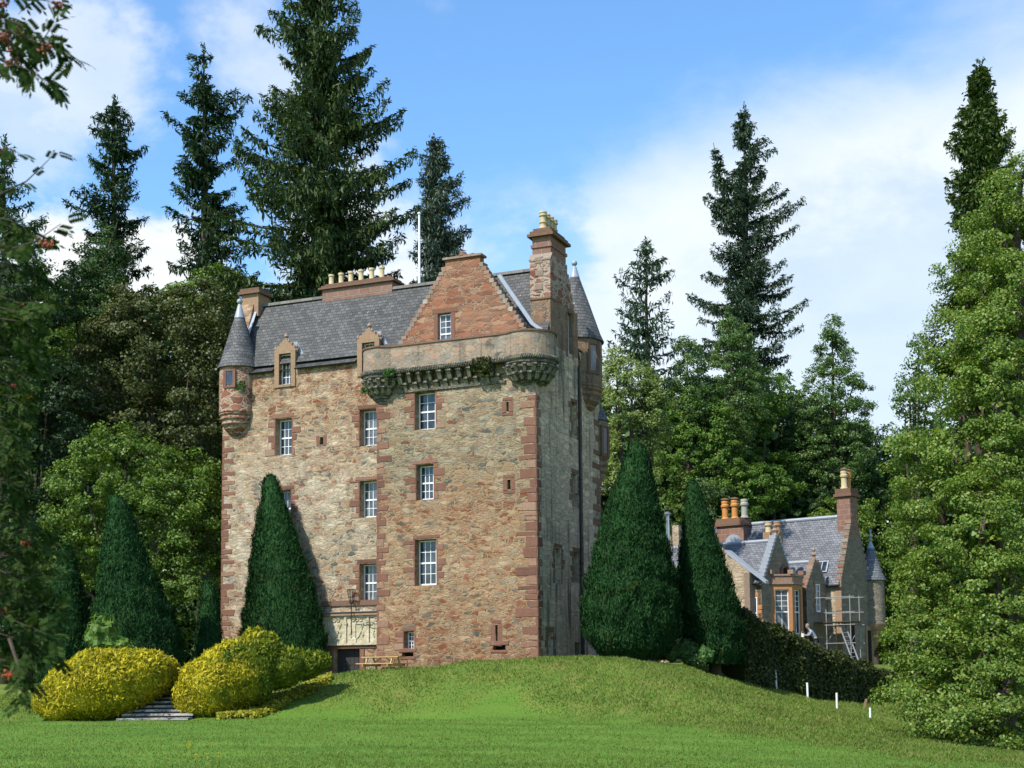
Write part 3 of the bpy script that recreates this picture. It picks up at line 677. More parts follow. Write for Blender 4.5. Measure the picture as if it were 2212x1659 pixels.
        l = MB(); l.hexa([(x + ex, y, z) for z_, (y, z, ex) in ((0, (0, 0, 0)),) for x in ()] or [(ca + hw * .62 + q, V1 + .34 + .5 * e, zt - .45 - 1.05 * b) if 0 else (ca + .30 + .62 * b + q, V1 + .22 + .10 * e + .55 * b * 0 + .0, zt - .12 - 1.05 * b) for b in (0, 1) for e in (0, 1) for q in (0, .22)])
        l.build('lead_flashing', mLead, d)
        add_window(P1, a0, a1, z0, z1, 3, (2, 2), castle, .2, margins=False)
    # ---- roofs
    vr = 3.4
    def slope(name, pts, mat=mSlate):
        p = [np.array(q, float) for q in pts]; ax = unit(p[1] - p[0]); n = unit(np.cross(p[1] - p[0], p[2] - p[0])); up = np.cross(n, ax)
        m = MB(); uv = [((q - p[0]) @ ax, (q - p[0]) @ up) for q in p]; m.poly(p, uv); th = n * .06
        b = [q - th for q in p]; m.poly(b[::-1], uv[::-1])
        for i in range(len(p)): j = (i + 1) % len(p); m.poly([p[i], b[i], b[j], p[j]])
        return m.build(name, mat, castle)
    slope('roof', [(-16.6, V1 - .02, ze + .30), (-.05, V1 - .02, ze + .30), (-.05, vr, zr), (-16.6, vr, zr)])
    slope('roof', [(-.05, 5.75, ze), (-16.6, 5.75, ze), (-16.6, vr, zr), (-.05, vr, zr)])
    # eaves strip of flatter slates, broken by the dormers
    xs = [-16.0, d1[0] - .3, d1[1] + .3, d2[0] - .3, d2[1] + .32, uw + .2]
    for k in (0, 2, 4): slope('eaves', [(xs[k], V1 - .24, ze - .04), (xs[k + 1], V1 - .24, ze - .04), (xs[k + 1], V1 + .26, ze + .34), (xs[k], V1 + .26, ze + .34)])
    m = MB()
    x = -16.4
    while x < -.9:
        b = x + rnd.uniform(.5, .75); m.hexa([(q, vr + w_ * (1 - .3 * h), zr - .05 + .15 * h) for h in (0, 1) for w_ in (-.13, .13) for q in (x, b - .015)]); x = b
    m.build('ridge', mRidge, castle)
    # left gable and its small chimney
    m = MB(); GL = SIDE(-16.62)
    m.prism([(V1, ze), (5.7, ze), (3.9, zr + .05), (2.9, zr + .05)], lambda a, z: (-16.62, a, z), lambda a, z: (-17.40, a, z)); m.build('gable', mFacade, castle)
    m = MB(); m.hexa([(u, V1 - .05 + (vr - V1 - .3) * b, ze + .42 + (zr - ze - .55) * b + q * .06) for b in (0, 1) for q in (0, 1) for u in (-16.66, -16.44)]); m.build('lead_flashing', mLead, castle)
    zc = K.F(548, 640, 3.3)[1]
    m = MB(); m.box(-17.35, -16.35, 2.9, 3.9, zr - .6, zc); c = m.build('chimney', mBuff, castle)
    m = MB(); m.box(-17.5, -16.2, 2.75, 4.05, zc + .003, zc + .14); m.box(-17.42, -16.28, 2.83, 3.97, zc + .143, zc + .3); m.build('chimney_cap', mDarkStone, c)
    # six-pot stack on the ridge
    sz = 21.33 - Z0; cu0, cu1 = K.F(690, 640, 3.0)[0], K.F(841, 625, 3.0)[0]
    m = MB(); m.box(cu0, cu1, vr - .12, vr + .72, zr - .7, sz); c = m.build('chimney', mRedAsh, castle)
    m = MB(); m.box(cu0 - .16, cu1 + .16, vr - .26, vr + .86, sz + .002, sz + .10); m.box(cu0 - .06, cu1 + .06, vr - .16, vr + .76, sz + .103, sz + .2); m.box(cu0 + .1, cu1 - .1, vr - .04, vr + .64, sz + .203, sz + .30); m.build('chimney_cap', mDarkStone, c)
    def pot(c, u, v, z, h, r, mat=mPot, roll=False):
        m = MB(); prof = [(r * 1.15, z), (r * 1.12, z + .05), (r * .93, z + .08), (r * .9, z + h * .8), (r * 1.12, z + h * .82), (r * 1.14, z + h * .92), (r * 1.0, z + h), (r * .72, z + h), (r * .7, z + h * .6)]
        if roll: prof = [(r * 1.2, z), (r * 1.15, z + .08), (r * .85, z + .12), (r * .85, z + h * .3), (r * 1.1, z + h * .34), (r * 1.1, z + h * .40), (r * .85, z + h * .44), (r * .85, z + h * .70), (r * 1.15, z + h * .74), (r * 1.15, z + h * .82), (r * .9, z + h * .86), (r * 1.1, z + h * .93), (r * 1.0, z + h), (r * .7, z + h), (r * .68, z + h * .6)]
        m.lathe((u, v, 0), prof, 14); return m.build('chimney_pot', mat, c, True)
    for k, px in enumerate((716, 737, 758, 780, 803, 825)): pot(c, K.F(px, 600, vr + .3)[0], vr + .3, sz + .305, .56 + .012 * k, .135)
    # ---- right gable wall with the tall chimney
    side = [srect(1183, 1366, 1195, 1416), srect(1199, 1184, 1213, 1261), srect(1252, 1195, 1262, 1261), srect(1248, 1027, 1258, 1099), srect(1244, 874, 1253, 950)]
    upw = srect(1228, 706, 1237, 773)
    side = [(a0, min(a1, 5.05) if a0 < 4.4 else 5.1, z0, z1) for a0, a1, z0, z1 in side]
    side = [((4.35, 5.0, z0, z1) if a0 > 4.4 else (a0, a1, z0, z1)) for a0, a1, z0, z1 in side]
    hole = (4.4, 5.1, -.9, K.S(1254, 1388, 0)[1])
    wall_holes('wall', mSide, PS, 0., 5.3, zb, 17.0 - Z0, [tuple(r) for r in side] + [hole], castle, .4)
    for r in side: add_window(PS, *r, 2, (2, 2), castle, .26, surround=mDarkStone, longs=(.36, .22))
    m = MB(); m.poly([PS(x, y, .38) for x, y in ((hole[0], hole[2]), (hole[1], hole[2]), (hole[1], hole[3]), (hole[0], hole[3]))]); m.build('cellar_opening', mHole, castle)
    zs = 19.15 - Z0; zk = 21.15 - Z0; zt = 22.05 - Z0; v0, v1 = 1.83, 4.75
    pu0, pu1, pz0_, pz1_ = upw
    wall_holes('gable', mRear, SIDE(0.004), v0, 5.3, 17.0 - Z0 - .02, zs, [(4.0, 4.55, pz0_, zs - .2)], castle, .3, .95)
    add_window(SIDE(0.004), 4.0, 4.55, pz0_, zs - .2, 2, (2, 2), castle, .18, surround=mDarkStone, longs=(.3, .2))
    m = MB(); steps = [(v0, zs), (v1 + .1, zs), (v1 + .1, zs + .35)]
    vv, zz = v1 + .1, zs + .35
    for k in range(4): vv -= .22; steps.append((vv, zz)); zz += .42; steps.append((vv, zz))
    steps += [(3.95, zz), (3.95, zk), (v0 + .2, zk), (v0, zk - .28)]
    m.prism(steps, lambda a, z: (0.02, a, z + .002), lambda a, z: (-.98, a, z + .002)); c = m.build('chimney', mRedRough, castle)
    m = MB(); s0, s1 = v0 + .2, 3.9
    m.box(-.93, -.02, s0, s1, zk + .004, zt - .5); m.box(-.99, .04, s0 - .06, s1 + .06, zt - .497, zt - .36); m.box(-.93, -.02, s0, s1, zt - .357, zt)
    m.build('chimney_shaft', mRedAsh, c)
    m = MB(); m.box(-1.12, .17, s0 - .2, s1 + .2, zt + .002, zt + .13); m.box(-1.02, .07, s0 - .1, s1 + .1, zt + .133, zt + .27); m.box(-.9, -.05, s0 + .02, s1 - .02, zt + .273, zt + .42); m.build('chimney_cap', mDarkStone, c)
    m = MB(); m.hexa([(u, v0 - .03 + .2 * b * 1.1, zk - .28 + .30 * b + q * .08 + .004) for b in (0, 1) for q in (0, 1) for u in (-1.03, .06)]); m.build('weathering', mSkew, c)
    for k in range(4): pot(c, -.48, s0 + .25 + k * .44, zt + .425, .82, .17, mPot, True)
    for k, z in enumerate((zs + .35, zs + 1.0, zs + 1.6)):       # pale dressed stones set in the narrow front of the stack
        m = MB(); rough_block(m, FRONT(v0), -.72, -.32, z, z + .3, .02); m.build('dressed_stone', mSkew, c)
    m = MB(); m.box(-.99, .03, v0 - .05, v0 + .9, zs - .08, zs + .001); m.build('string_course', mDarkStone, castle)
    # ---- rear block and its two round turrets
    RB = SIDE(-.3)
    wall_holes('wall', mSide, RB, 5.3, 9.0, zb, 17.6 - Z0, [], castle, .3, 5.)
    m = MB(); m.poly([(-.3, 9., zb), (-5.3, 9., zb), (-5.3, 9., 17.6 - Z0), (-.3, 9., 17.6 - Z0)]); m.build('wall', mSide, castle)
    slope('roof', [(-.25, 5.3, 17.6 - Z0), (-.25, 9.1, 17.6 - Z0), (-3., 9.1, 20.3 - Z0), (-3., 5.3, 20.3 - Z0)])
    quoins(castle, RB, -1, 9.0, zb, 12., (.9, .5), mat=mDarkStone)
    def turret(cu, cv, r, zlow, ztop, zapex, zcb, mat, corb, lead=.28, flare=.16, ball=True, windows=()):
        m = MB(); m.lathe((cu, cv, 0), [(r, zlow), (r, ztop)], 40); m.lathe((cu, cv, 0), [(0, ztop), (r, ztop)], 40); b = m.build('turret', mat, castle, True)
        n = 5; prof = [(r + .05, zlow + .003)]
        for k in range(n):
            q = k / n; rr = r * (1 - .86 * q ** 2.0) - .06; zz = zlow - (zlow - zcb) * (k / n); z2 = zlow - (zlow - zcb) * ((k + .8) / n)
            prof += [(rr + .06, zz - .02), (rr + .06, (zz + z2) / 2), (rr - .05, z2)]
        prof.append((.05, zcb)); m = MB(); m.lathe((cu, cv, 0), prof[::-1], 36); m.build('turret_corbel', corb, b, True)
        H_ = zapex - ztop; cone = lambda q: (r + flare * .4) * (1 - q) ** .96 + .03
        prof = [(r + flare, ztop - .03), (r + flare + .01, ztop + .02), (cone(.1), ztop + H_ * .1)]
        for q in (.3, .5, .7, 1 - lead): prof.append((cone(q), ztop + H_ * q))
        m = MB(); m.lathe((cu, cv, 0), prof, 40); m.build('turret_roof', mSlateC, b, True)
        q = 1 - lead; m = MB(); m.lathe((cu, cv, 0), [(cone(q) + .025, ztop + H_ * q - .03), (.09, zapex)], 24)
        m.lathe((cu, cv, 0), [(.09, zapex), (.06, zapex + .04), (.13, zapex + .10), (.15, zapex + .18), (.12, zapex + .26), (0, zapex + .31)] if ball else [(.05, zapex), (0, zapex + .2)], 16)
        m.build('finial', mLead, b, True)
        for ang, z0, z1, w in windows:
            def pl(a, z, d=0.): rr = r + .012 - d; return (cu + rr * math.cos(ang) - a * math.sin(ang), cv + rr * math.sin(ang) + a * math.cos(ang), z)
            m = MB(); m.hexa([pl(a, z, e) for z in (z0 - .0, z1) for e in (0, .12) for a in (-w / 2, w / 2)]); o = m.build('turret_window', mGlass, b)
            m = MB()
            for lo, hi in ((-w / 2 - .15, -w / 2), (w / 2, w / 2 + .15)): m.hexa([pl(a, z, e) for z in (z0 - .06, z1 + .02) for e in (-.025, .14) for a in (lo, hi)])
            m.hexa([pl(a, z, e) for z in (z0 - .16, z0 - .062) for e in (-.035, .14) for a in (-w / 2 - .15, w / 2 + .15)])
            m.hexa([pl(a, z, e) for z in (z1 + .022, z1 + .1) for e in (-.028, .14) for a in (-w / 2 - .15, w / 2 + .15)]); m.build('stone_trim', mRed if mat is mTurret else mDarkStone, o)
        return b
    lt = (-16.66, V1 + .22)
    turret(lt[0], lt[1], .96, K.F(514, 890, 1.2)[1], 17.36 - Z0, 20.65 - Z0, K.F(514, 942, 1.4)[1], mTurret, mTurret, .20, .12, True, [(math.radians(-84), K.F(515, 829, .8)[1], K.F(515, 801, .8)[1], .36)])
    turret(-1.0, 7.6, 1.30, 16.0 - Z0, 18.35 - Z0, 22.2 - Z0, 14.6 - Z0, mRear, mRear, .14, .10, True, [(math.radians(-28), 16.75 - Z0, 18.0 - Z0, .4)])
    turret(-.62, 9.3, .60, 12.9 - Z0, 14.7 - Z0, 16.1 - Z0, 11.3 - Z0, mRear, mRear, .05, .06, False, [(math.radians(-20), 13.0 - Z0, 14.3 - Z0, .3)])
    # ---- parapet walk of the wing with two rounded corners
    cl, cr = (uw + .25, .28), (-.42, .42); rl, rr = .98, 1.16; vf = -.46
    def path(off=0.):
        P = []
        a0 = math.pi + .9; a1 = 1.5 * math.pi
        P += [(cl[0] + (rl + off) * math.cos(a), cl[1] + (rl + off) * math.sin(a)) for a in np.linspace(math.pi - .5, 1.5 * math.pi + .35, 15)]
        ye = P[-1][1]
        if P[-1][1] < vf - off: pass
        P += [(cl[0] + .75, vf - off), (cr[0] - 1.15, vf - off)]
        P += [(cr[0] + (rr + off) * math.cos(a), cr[1] + (rr + off) * math.sin(a)) for a in np.linspace(1.5 * math.pi - .70, 2 * math.pi + .72, 20)]
        return P
    def band(name, offo, offi, z0, z1, mat, parent=castle):
        o, i = path(offo), path(offi); m = MB()
        for k in range(len(o) - 1):
            m.poly([(*o[k], z0), (*o[k + 1], z0), (*o[k + 1], z1), (*o[k], z1)]); m.poly([(*i[k + 1], z0), (*i[k], z0), (*i[k], z1), (*i[k + 1], z1)])
            m.poly([(*o[k], z1), (*o[k + 1], z1), (*i[k + 1], z1), (*i[k], z1)]); m.poly([(*o[k + 1], z0), (*o[k], z0), (*i[k], z0), (*i[k + 1], z0)])
        for k in (0, -1): m.poly([(*o[k], z0), (*o[k], z1), (*i[k], z1), (*i[k], z0)])
        return m.build(name, mat, parent)
    par = band('parapet', 0., -.32, zp0, zp1, mParapet)
    band('parapet_coping', .05, -.37, zp1 + .003, zp1 + .085, mDarkStone, par)
    band('string_course', .07, -.3, zp0 - .13, zp0 - .003, mCorbel, par)
    # twisted rope moulding under the parapet
    pr = [np.array((*p, zp0 - .02)) for p in path(.085)]; m = MB(); dist = 0.
    for k in range(len(pr) - 1):
        L = np.linalg.norm(pr[k + 1] - pr[k]); n = max(1, int(round(L / .12)))
        tdir = (pr[k + 1] - pr[k]) / (L + 1e-9)
        for q in range(n):
            c = pr[k] + (pr[k + 1] - pr[k]) * ((q + .5) / n); m.tube([c - tdir * .05 + np.array((0, 0, -.075)), c + tdir * .05 + np.array((0, 0, .075))], [.042, .042], 6)
    m.build('rope_moulding', mCorbel, par)
    # parapet walk floor
    fl = path(-.2); m = MB(); m.poly([(*p, zp0 + .12) for p in fl] + [(0.0, 1.85, zp0 + .12), (uw, 1.45, zp0 + .12)]); m.build('parapet_floor', mLead, castle)
    # two rows of corbels on the straight run, a flat band beneath
    m = MB(); m.hexa([P0(x, y, e) for y in (zp0 - .98, zp0 - .86) for e in (-.08, .0) for x in (uw + 1.1, cr[0] - 1.0)]); m.build('string_course', mCorbel, castle)
    cb = MB(); cb.hexa([(x, y, z) for z, y0 in ((-.40, -.26), (0., -.46)) for y in (y0, .02) for x in (-.10, .10)]); cb.hexa([(x, y, z) for z in (.002, .10) for y in (-.50, .02) for x in (-.12, .12)])
    c0 = None; nx = 10
    for row, (zz, off) in enumerate(((zp0 - .25, 0.), (zp0 - .66, .5))):
        for k in range(nx):
            u = uw + 1.35 + (k + off) * ((cr[0] - 1.1) - (uw + 1.35)) / nx
            if c0 is None: c0 = cb.build('corbel', mCorbel, castle); o = c0
            else: o = c0.copy(); COL.objects.link(o); o.parent = castle
            o.location = (u + rnd.uniform(-.04, .04), rnd.uniform(0, .05) if row == 0 else .22 + rnd.uniform(0, .05), zz); o.scale = (rnd.uniform(.7, 1.), 1., rnd.uniform(.75, 1.)); o.rotation_euler = (0, rnd.uniform(-.06, .06), 0)
    # moulded corbelling under the rounded corners
    for cc, r_, zb_ in ((cl, rl, 14.45), (cr, rr, 14.55)):
        zt_ = zp0 - .135; zq = zb_ - Z0; prof = [(r_ + .02, zt_)]
        n = 6
        for k in range(n):
            q = k / n; rr_ = r_ * (1 - q ** 1.5 * .88); za = zt_ - (zt_ - zq) * q; zb2 = zt_ - (zt_ - zq) * (k + 1) / n
            prof += [(rr_ + .02, za - .015), (rr_ + .02, za - (za - zb2) * .55), (rr_ - .07, za - (za - zb2) * .7), (rr_ - .09, zb2)]
        prof.append((.02, zq)); m = MB(); m.lathe((*cc, 0), prof[::-1], 40); m.build('corner_corbelling', mCorbel, castle, True)
        for row, z_, f in ((0, zt_ - .32, 0.), (1, zt_ - .66, .5)):
            n = 11
            for k in range(n):
                a = math.pi * .95 + (k + f) * (math.pi * 1.35) / n if cc is cl else math.pi * 1.2 + (k + f) * (math.pi * 1.3) / n
                o = c0.copy(); COL.objects.link(o); o.parent = castle
                rb = r_ - (.40 if row == 0 else .56); o.location = (cc[0] + rb * math.cos(a), cc[1] + rb * math.sin(a), z_ + .06); o.rotation_euler = (0, 0, a + math.pi / 2); o.scale = (rnd.uniform(.65, .9), 1., rnd.uniform(.6, .8))
    # weathered cap stone on the right corner
    m = MB(); m.poly([(-.62, -.03, 11.42), (.03, -.03, 11.42), (-.10, -.03, 11.95)]); m.poly([(.03, -.03, 11.42), (.03, .5, 11.42), (-.10, -.03, 11.95)]); m.build('corner_cap', mParapet, castle)
    # ---- cap-house gable
    g = lambda px, py: K.F(px, py, .8)
    gl, gr = -7.15, g(1136, 712)[0]; zg0 = zp0 + .1; tl, tr = g(962, 575)[0], g(1037, 575)[0]; ztop = 21.15 - Z0
    pts = [(gl, zg0), (gr, zg0), (gr, 17.35 - Z0)]; ns = 17
    for k in range(ns):
        x = gr + (tr - gr) * (k + 1) / ns; z = 17.35 - Z0 + (ztop - .35 - 17.35 + Z0) * (k + 1) / ns
        pts += [(gr + (tr - gr) * (k + .25) / ns, pts[-1][1]), (gr + (tr - gr) * (k + .25) / ns, z)]
    pts += [(tr, pts[-1][1]), (tr, ztop), (tl, ztop)]
    zl = ztop - .35; pts.append((tl, zl))
    for k in range(ns):
        x = tl + (gl - tl) * (k + .75) / ns; pts.append((x, pts[-1][1])); zl2 = ztop - .35 + (17.40 - Z0 - ztop + .35) * (k + 1) / ns; pts.append((x, zl2))
    pts += [(gl, pts[-1][1])]
    wr = rect(946, 677, 974, 738, .8); wr = (wr[0], wr[1], zp1 - .2, wr[3])
    # gable as strips around its window
    m = MB()
    gp = [(a, z) for a, z in pts]
    def outline_z(x):       # height of the stepped outline above x
        best = zg0
        for (a, b), (c, d) in zip(gp, gp[1:] + gp[:1]):
            if min(a, c) <= x <= max(a, c) and abs(a - c) > 1e-6: best = max(best, b + (d - b) * (x - a) / (c - a))
        return best
    xs = sorted({round(a, 4) for a, _ in gp} | {round(wr[0], 4), round(wr[1], 4)})
    for a, b in zip(xs, xs[1:]):
        if b - a < 1e-4: continue
        zt_ = outline_z((a + b) / 2); spans = [(zg0, wr[2]), (wr[3], zt_)] if wr[0] - 1e-3 < (a + b) / 2 < wr[1] + 1e-3 else [(zg0, zt_)]
        for lo, hi in spans:
            m.poly([PG(a, lo), PG(b, lo), PG(b, hi), PG(a, hi)]); m.poly([PG(a, hi), PG(b, hi), PG(b, hi, .42), PG(a, hi, .42)]); m.poly([PG(b, lo, .42), PG(a, lo, .42), PG(a, hi, .42), PG(b, hi, .42)])
    for (a, b), (c, d) in zip(gp, gp[1:] + gp[:1]):
        if abs(a - c) < 1e-6: m.poly([PG(a, b), PG(a, d), PG(a, d, .42), PG(a, b, .42)])
    for x in wr[:2]: m.poly([PG(x, wr[2]), PG(x, wr[3]), PG(x, wr[3], .3), PG(x, wr[2], .3)])
    m.poly([PG(wr[0], wr[3]), PG(wr[1], wr[3]), PG(wr[1], wr[3], .3), PG(wr[0], wr[3], .3)])
    gb = m.build('gable', mGable, castle)
    cs = MB()                                       # lichen-covered step stones
    for (a, b), (c, d) in zip(gp, gp[1:] + gp[:1]):
        if abs(b - d) < 1e-6 and abs(a - c) > .02 and b > zg0 + .5:
            lo, hi = min(a, c), max(a, c)
            if hi - lo > 1.: cs.hexa([PG(x, z, e) for z in (b + .002, b + .10) for e in (-.10, .52) for x in (lo - .1, hi + .1)])
            else: cs.hexa([PG(x, z + rnd.uniform(-.01, .01), e) for z in (b - .16 + rnd.uniform(-.03, .03), b + .035) for e in (-.02, .45) for x in ((lo - .03, hi + rnd.uniform(.02, .12)) if lo > -4 else (lo - rnd.uniform(.02, .12), hi + .03))])
    cs.build('skew_step', mSkew, gb)
    cap = MB(); cap.lathe((-3.95, 1., 0), [(.34, ztop + .10), (.2, ztop + .22), (.13, ztop + .34), (0, ztop + .36)], 10); cap.build('coping', mDarkStone, gb)
    add_window(PG, wr[0] + .02, wr[1] - .02, wr[2], wr[3] - .02, 2, (3, 3), castle, .14, surround=mGable, margins=False, sash=True)
    s = MB()
    for lo, hi in ((wr[0] - .22, wr[0] - .012), (wr[1] + .012, wr[1] + .24)): rough_block(s, PG, lo, hi, wr[2], wr[3], .02)
    rough_block(s, PG, wr[0] - .3, wr[1] + .35, wr[3] + .012, wr[3] + .26, .02); s.build('stone_trim', mRed, castle)
    # roof behind it
    ca = (tl + tr) / 2; zw = 20.75 - Z0
    slope('roof', [(gl + .15, 3.2, 17.3 - Z0), (gl + .15, 1.22, 17.3 - Z0), (ca, 1.22, zw), (ca, 3.35, zw)])
    slope('roof', [(gr + .3, 1.22, 17.3 - Z0), (gr + .3, 3.2, 17.3 - Z0), (ca, 3.35, zw), (ca, 1.22, zw)])
    # lead flashing sweeping down behind the right skew
    a = np.array([g(1068, 592)[0], 1.1, g(1068, 592)[1]]); b = np.array([g(1140, 697)[0], 1.1, g(1140, 697)[1]]); c = np.array([g(1166, 716)[0] + .1, 1.1, g(1166, 716)[1] - .05])
    m = MB()
    for p, q in ((a, b), (b, c)): m.hexa([tuple((p if k == 0 else q) + np.array((.0 + .16 * s_, .25 * e, .06 * s_))) for k in (0, 1) for e in (0, 1) for s_ in (0, 1)])
    m.build('lead_flashing', mLead, castle)
    # added black tube standing in for the shade of the re-entrant corner
    m = MB(); m.tube([(.06, 5.22, zb), (.06, 5.22, 16.6 - Z0)], .055, 8); m.build('corner_shade_strip', mIron, castle)
    # moss and ferns rooted in the corbelling
    for (u, v, z, s_, n) in ((-2.35, -.52, zp0 - .18, .42, 700), (-6.9, -.72, zp0 - .12, .22, 160), (-8.35, -.35, zp0 - .75, .18, 160), (-16.1, .95, K.F(545, 830, .9)[1], .3, 200)):
        p = np.clip(RNG.normal(0, 1, (n, 3)), -1.3, 1.3) * s_ * np.array((.75, .3, .55)) + np.array((u, v, z))
        quads_mesh('moss', leaf_quads(p, unit(RNG.normal(0, 1, (n, 3)) + np.array((0, -.6, .5))), np.full(n, .15), .4), lHedge if n > 500 else lWeed, castle)


def leaf_quads(c, n, size, aspect=.5, fold=.12, along=None):
    """rhombus leaves, centre c, normal n"""
    N = len(c); r = RNG.normal(0, 1, (N, 3)) if along is None else along + RNG.normal(0, .25, (N, 3))
    t = unit(r - n * np.sum(r * n, 1, keepdims=True)); b = np.cross(n, t); s = size[:, None]
    f = n * s * fold
    return np.stack([c - t * s * .5, c + b * s * aspect * .5 + f, c + t * s * .5, c - b * s * aspect * .5 + f], 1)
build_castle()

# flagpole standing on the main ridge
_u, _z = K.F(906, 600, 3.7); fp = empty('flagpole', K.world(_u, 3.7, 20.4 - Z0)); tag(fp, 'slim white flagpole rising behind the slate ridge beside the stepped red gable', 'flagpole')
_h = K.F(906, 464, 3.7)[1] + Z0 - 20.4
m = MB(); m.tube([(0, 0, 0), (0, 0, _h)], [.065, .05], 10); m.build('pole', mWhite, fp)
m = MB(); m.lathe((0, 0, 0), [(.04, _h), (.09, _h + .04), (.09, _h + .10), (0, _h + .15)], 10); m.build('finial', mWhite, fp, True)

# ------------------------------------------------------------------ the lower house with crow-stepped gables
CA = at(1822, 1440, 88.); A = Frame(CA, math.radians(38)); ZA = CA[2]
def build_house():
    h = empty('stone_house', CA, -A.th)
    tag(h, 'lower stone house with crow-stepped gables, blue slate roofs and bay window behind the hedge', 'house')
    def slope(name, pts, mat=mSlateB, par=h):
        p = [np.array(q, float) for q in pts]; ax = unit(p[1] - p[0]); n = unit(np.cross(p[1] - p[0], p[2] - p[0])); up = np.cross(n, ax)
        m = MB(); uv = [((q - p[0]) @ ax, (q - p[0]) @ up) for q in p]; m.poly(p, uv); b = [q - n * .06 for q in p]; m.poly(b[::-1], uv[::-1])
        for i in range(len(p)): j = (i + 1) % len(p); m.poly([p[i], b[i], b[j], p[j]])
        return m.build(name, mat, par)
    def stepped(name, u, v0, v1, zbot, ze, za, mat, n=9, th=.32, top=.4, cop=mSkew):
        """gable facing +u with crow steps"""
        cv = (v0 + v1) / 2; up = []
        for k in range(n):
            x = v1 + (cv + top / 2 - v1) * k / n; x2 = v1 + (cv + top / 2 - v1) * (k + 1) / n; z = ze + (za - ze) * (k + .8) / n
            up += [(x, z), (x2, z)]
        prof = [(v0, zbot), (v1, zbot)] + up + [(2 * cv - x, z) for x, z in up[::-1]]
        m = MB(); m.prism(prof, lambda a, z: (u, a, z), lambda a, z: (u - th, a, z)); g = m.build(name, mat, h)
        c = MB()
        for i in range(0, len(up), 2):
            (x, z), (x2, _) = up[i], up[i + 1]
            for a, b in ((x, x2), (2 * cv - x2, 2 * cv - x)): lo, hi = min(a, b), max(a, b); c.box(u - th - .05, u + .04, lo - .03, hi + .03, z - .16, z + .05)
        c.build('skew_step', cop, g); return g
    def pot(par, u, v, z, hh, r, mat, cowl=False):
        m = MB(); m.lathe((u, v, 0), [(r * 1.2, z), (r * 1.1, z + .1), (r * .9, z + .15), (r * .9, z + hh * .62), (r * 1.2, z + hh * .66), (r * 1.25, z + hh * .76), (r * .95, z + hh * .82), (r * 1.1, z + hh * .95), (r, z + hh), (r * .7, z + hh), (r * .7, z + hh * .7)], 14)
        p = m.build('chimney_pot', mat, par, True)
        if cowl: m = MB(); m.lathe((u, v, 0), [(r * 1.3, z + hh + .06), (r * .9, z + hh + .16), (0, z + hh + .2)], 12); m.build('cowl', mDarkStone, p)
    D = 4.3; vr = D / 2; zb = -3.; ze = A.F(1805, 1262, 0)[1]; zr = A.F(1815, 1117, vr)[1]
    F0, S0 = FRONT(0.), SIDE(0.)
    # main block
    u2 = A.F(1787, 1265, 0)[0]; v2 = A.S(1742, 1285, u2)[0]; u1 = A.F(1718, 1260, v2)[0]; v1 = A.S(1645, 1258, u1)[0]
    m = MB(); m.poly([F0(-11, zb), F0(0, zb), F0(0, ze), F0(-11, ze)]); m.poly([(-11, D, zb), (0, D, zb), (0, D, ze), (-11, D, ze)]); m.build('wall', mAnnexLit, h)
    slope('roof', [(-11, -.18, ze - .05), (-.1, -.18, ze - .05), (-.1, vr, zr), (-11, vr, zr)]); slope('roof', [(-.1, D + .1, ze - .05), (-11, D + .1, ze - .05), (-11, vr, zr), (-.1, vr, zr)])
    m = MB(); m.tube([(-11, vr, zr + .03), (-.1, vr, zr + .03)], .13, 8); m.build('ridge_lead', mLead, h)
    m = MB(); m.tube([(u2, -.22, ze - .08), (0, -.22, ze - .08)], .08, 6); m.build('gutter', mIron, h)
    m = MB(); m.hexa([F0(x, z, e) for z in (zb, ze - .12) for e in (-.03, .05) for x in (-.38, .015)]); m.build('quoin_trim', mBuff, h)
    wins = [(*A.S(1839, 1440, 0)[:1], A.S(1847, 1440, 0)[0], -.6, A.S(1843, 1348, 0)[1]), (A.S(1874, 1440, 0)[0], A.S(1883, 1440, 0)[0], -.5, A.S(1879, 1362, 0)[1])]
    g = stepped('gable', 0.02, 0., D, zb, ze + .1, zr + .15, mAnnexShade, 11)
    for a0, a1, z0, z1 in wins:
        m = MB(); m.box(.012, .03, a0, a1, z0, z1); w = m.build('window', mHole, h)
        m = MB()
        for lo, hi in ((a0 - .22, a0), (a1, a1 + .24)): m.box(.02, .075, lo, hi, z0, z1)
        m.box(.02, .08, a0 - .22, a1 + .24, z1 + .002, z1 + .26); m.build('stone_trim', mBuff, w)
    zc = A.S(1838, 1072, 0)[1]
    m = MB(); m.box(-.88, .03, 1.62, 2.68, zr - 1.3, zc); c = m.build('chimney', mRedAsh, h)
    m = MB(); m.box(-1.03, .18, 1.47, 2.83, zc + .003, zc + .18); m.box(-.95, .1, 1.55, 2.75, zc + .183, zc + .5); m.build('chimney_cap', mDarkStone, c)
    for k in range(2): pot(c, -.45, 1.85 + .55 * k, zc + .5, 1.15, .2, mPotO if k else mPot, True)
    # skylight
    su0, sz0 = A.F(1773, 1244, .9); su1, sz1 = A.F(1785, 1220, .9)
    def onroof(u, q): return (u, -.18 + (vr + .18) * q, ze - .05 + (zr - ze + .05) * q + .07)
    q0, q1 = .17, .33; m = MB(); m.hexa([tuple(np.array(onroof(u, q)) + np.array((0, -.05 * e, .05 * e))) for q in (q0, q1) for e in (0, 1) for u in (su0 - .05, su0 + .75)]); s = m.build('skylight', mLead, h)
    m = MB()
    for a, b in ((.03, .32), (.38, .67)): m.poly([tuple(np.array(onroof(u, q)) + np.array((0, -.056, .056))) for u, q in ((su0 + a, q0 + .012), (su0 + b, q0 + .012), (su0 + b, q1 - .012), (su0 + a, q1 - .012))])
    m.build('pane', mGlass, s)
    # range 2 (small gable)
    cv = v2 / 2; z2e = ze - .35; z2r = A.S(1757, 1212, u2)[1]
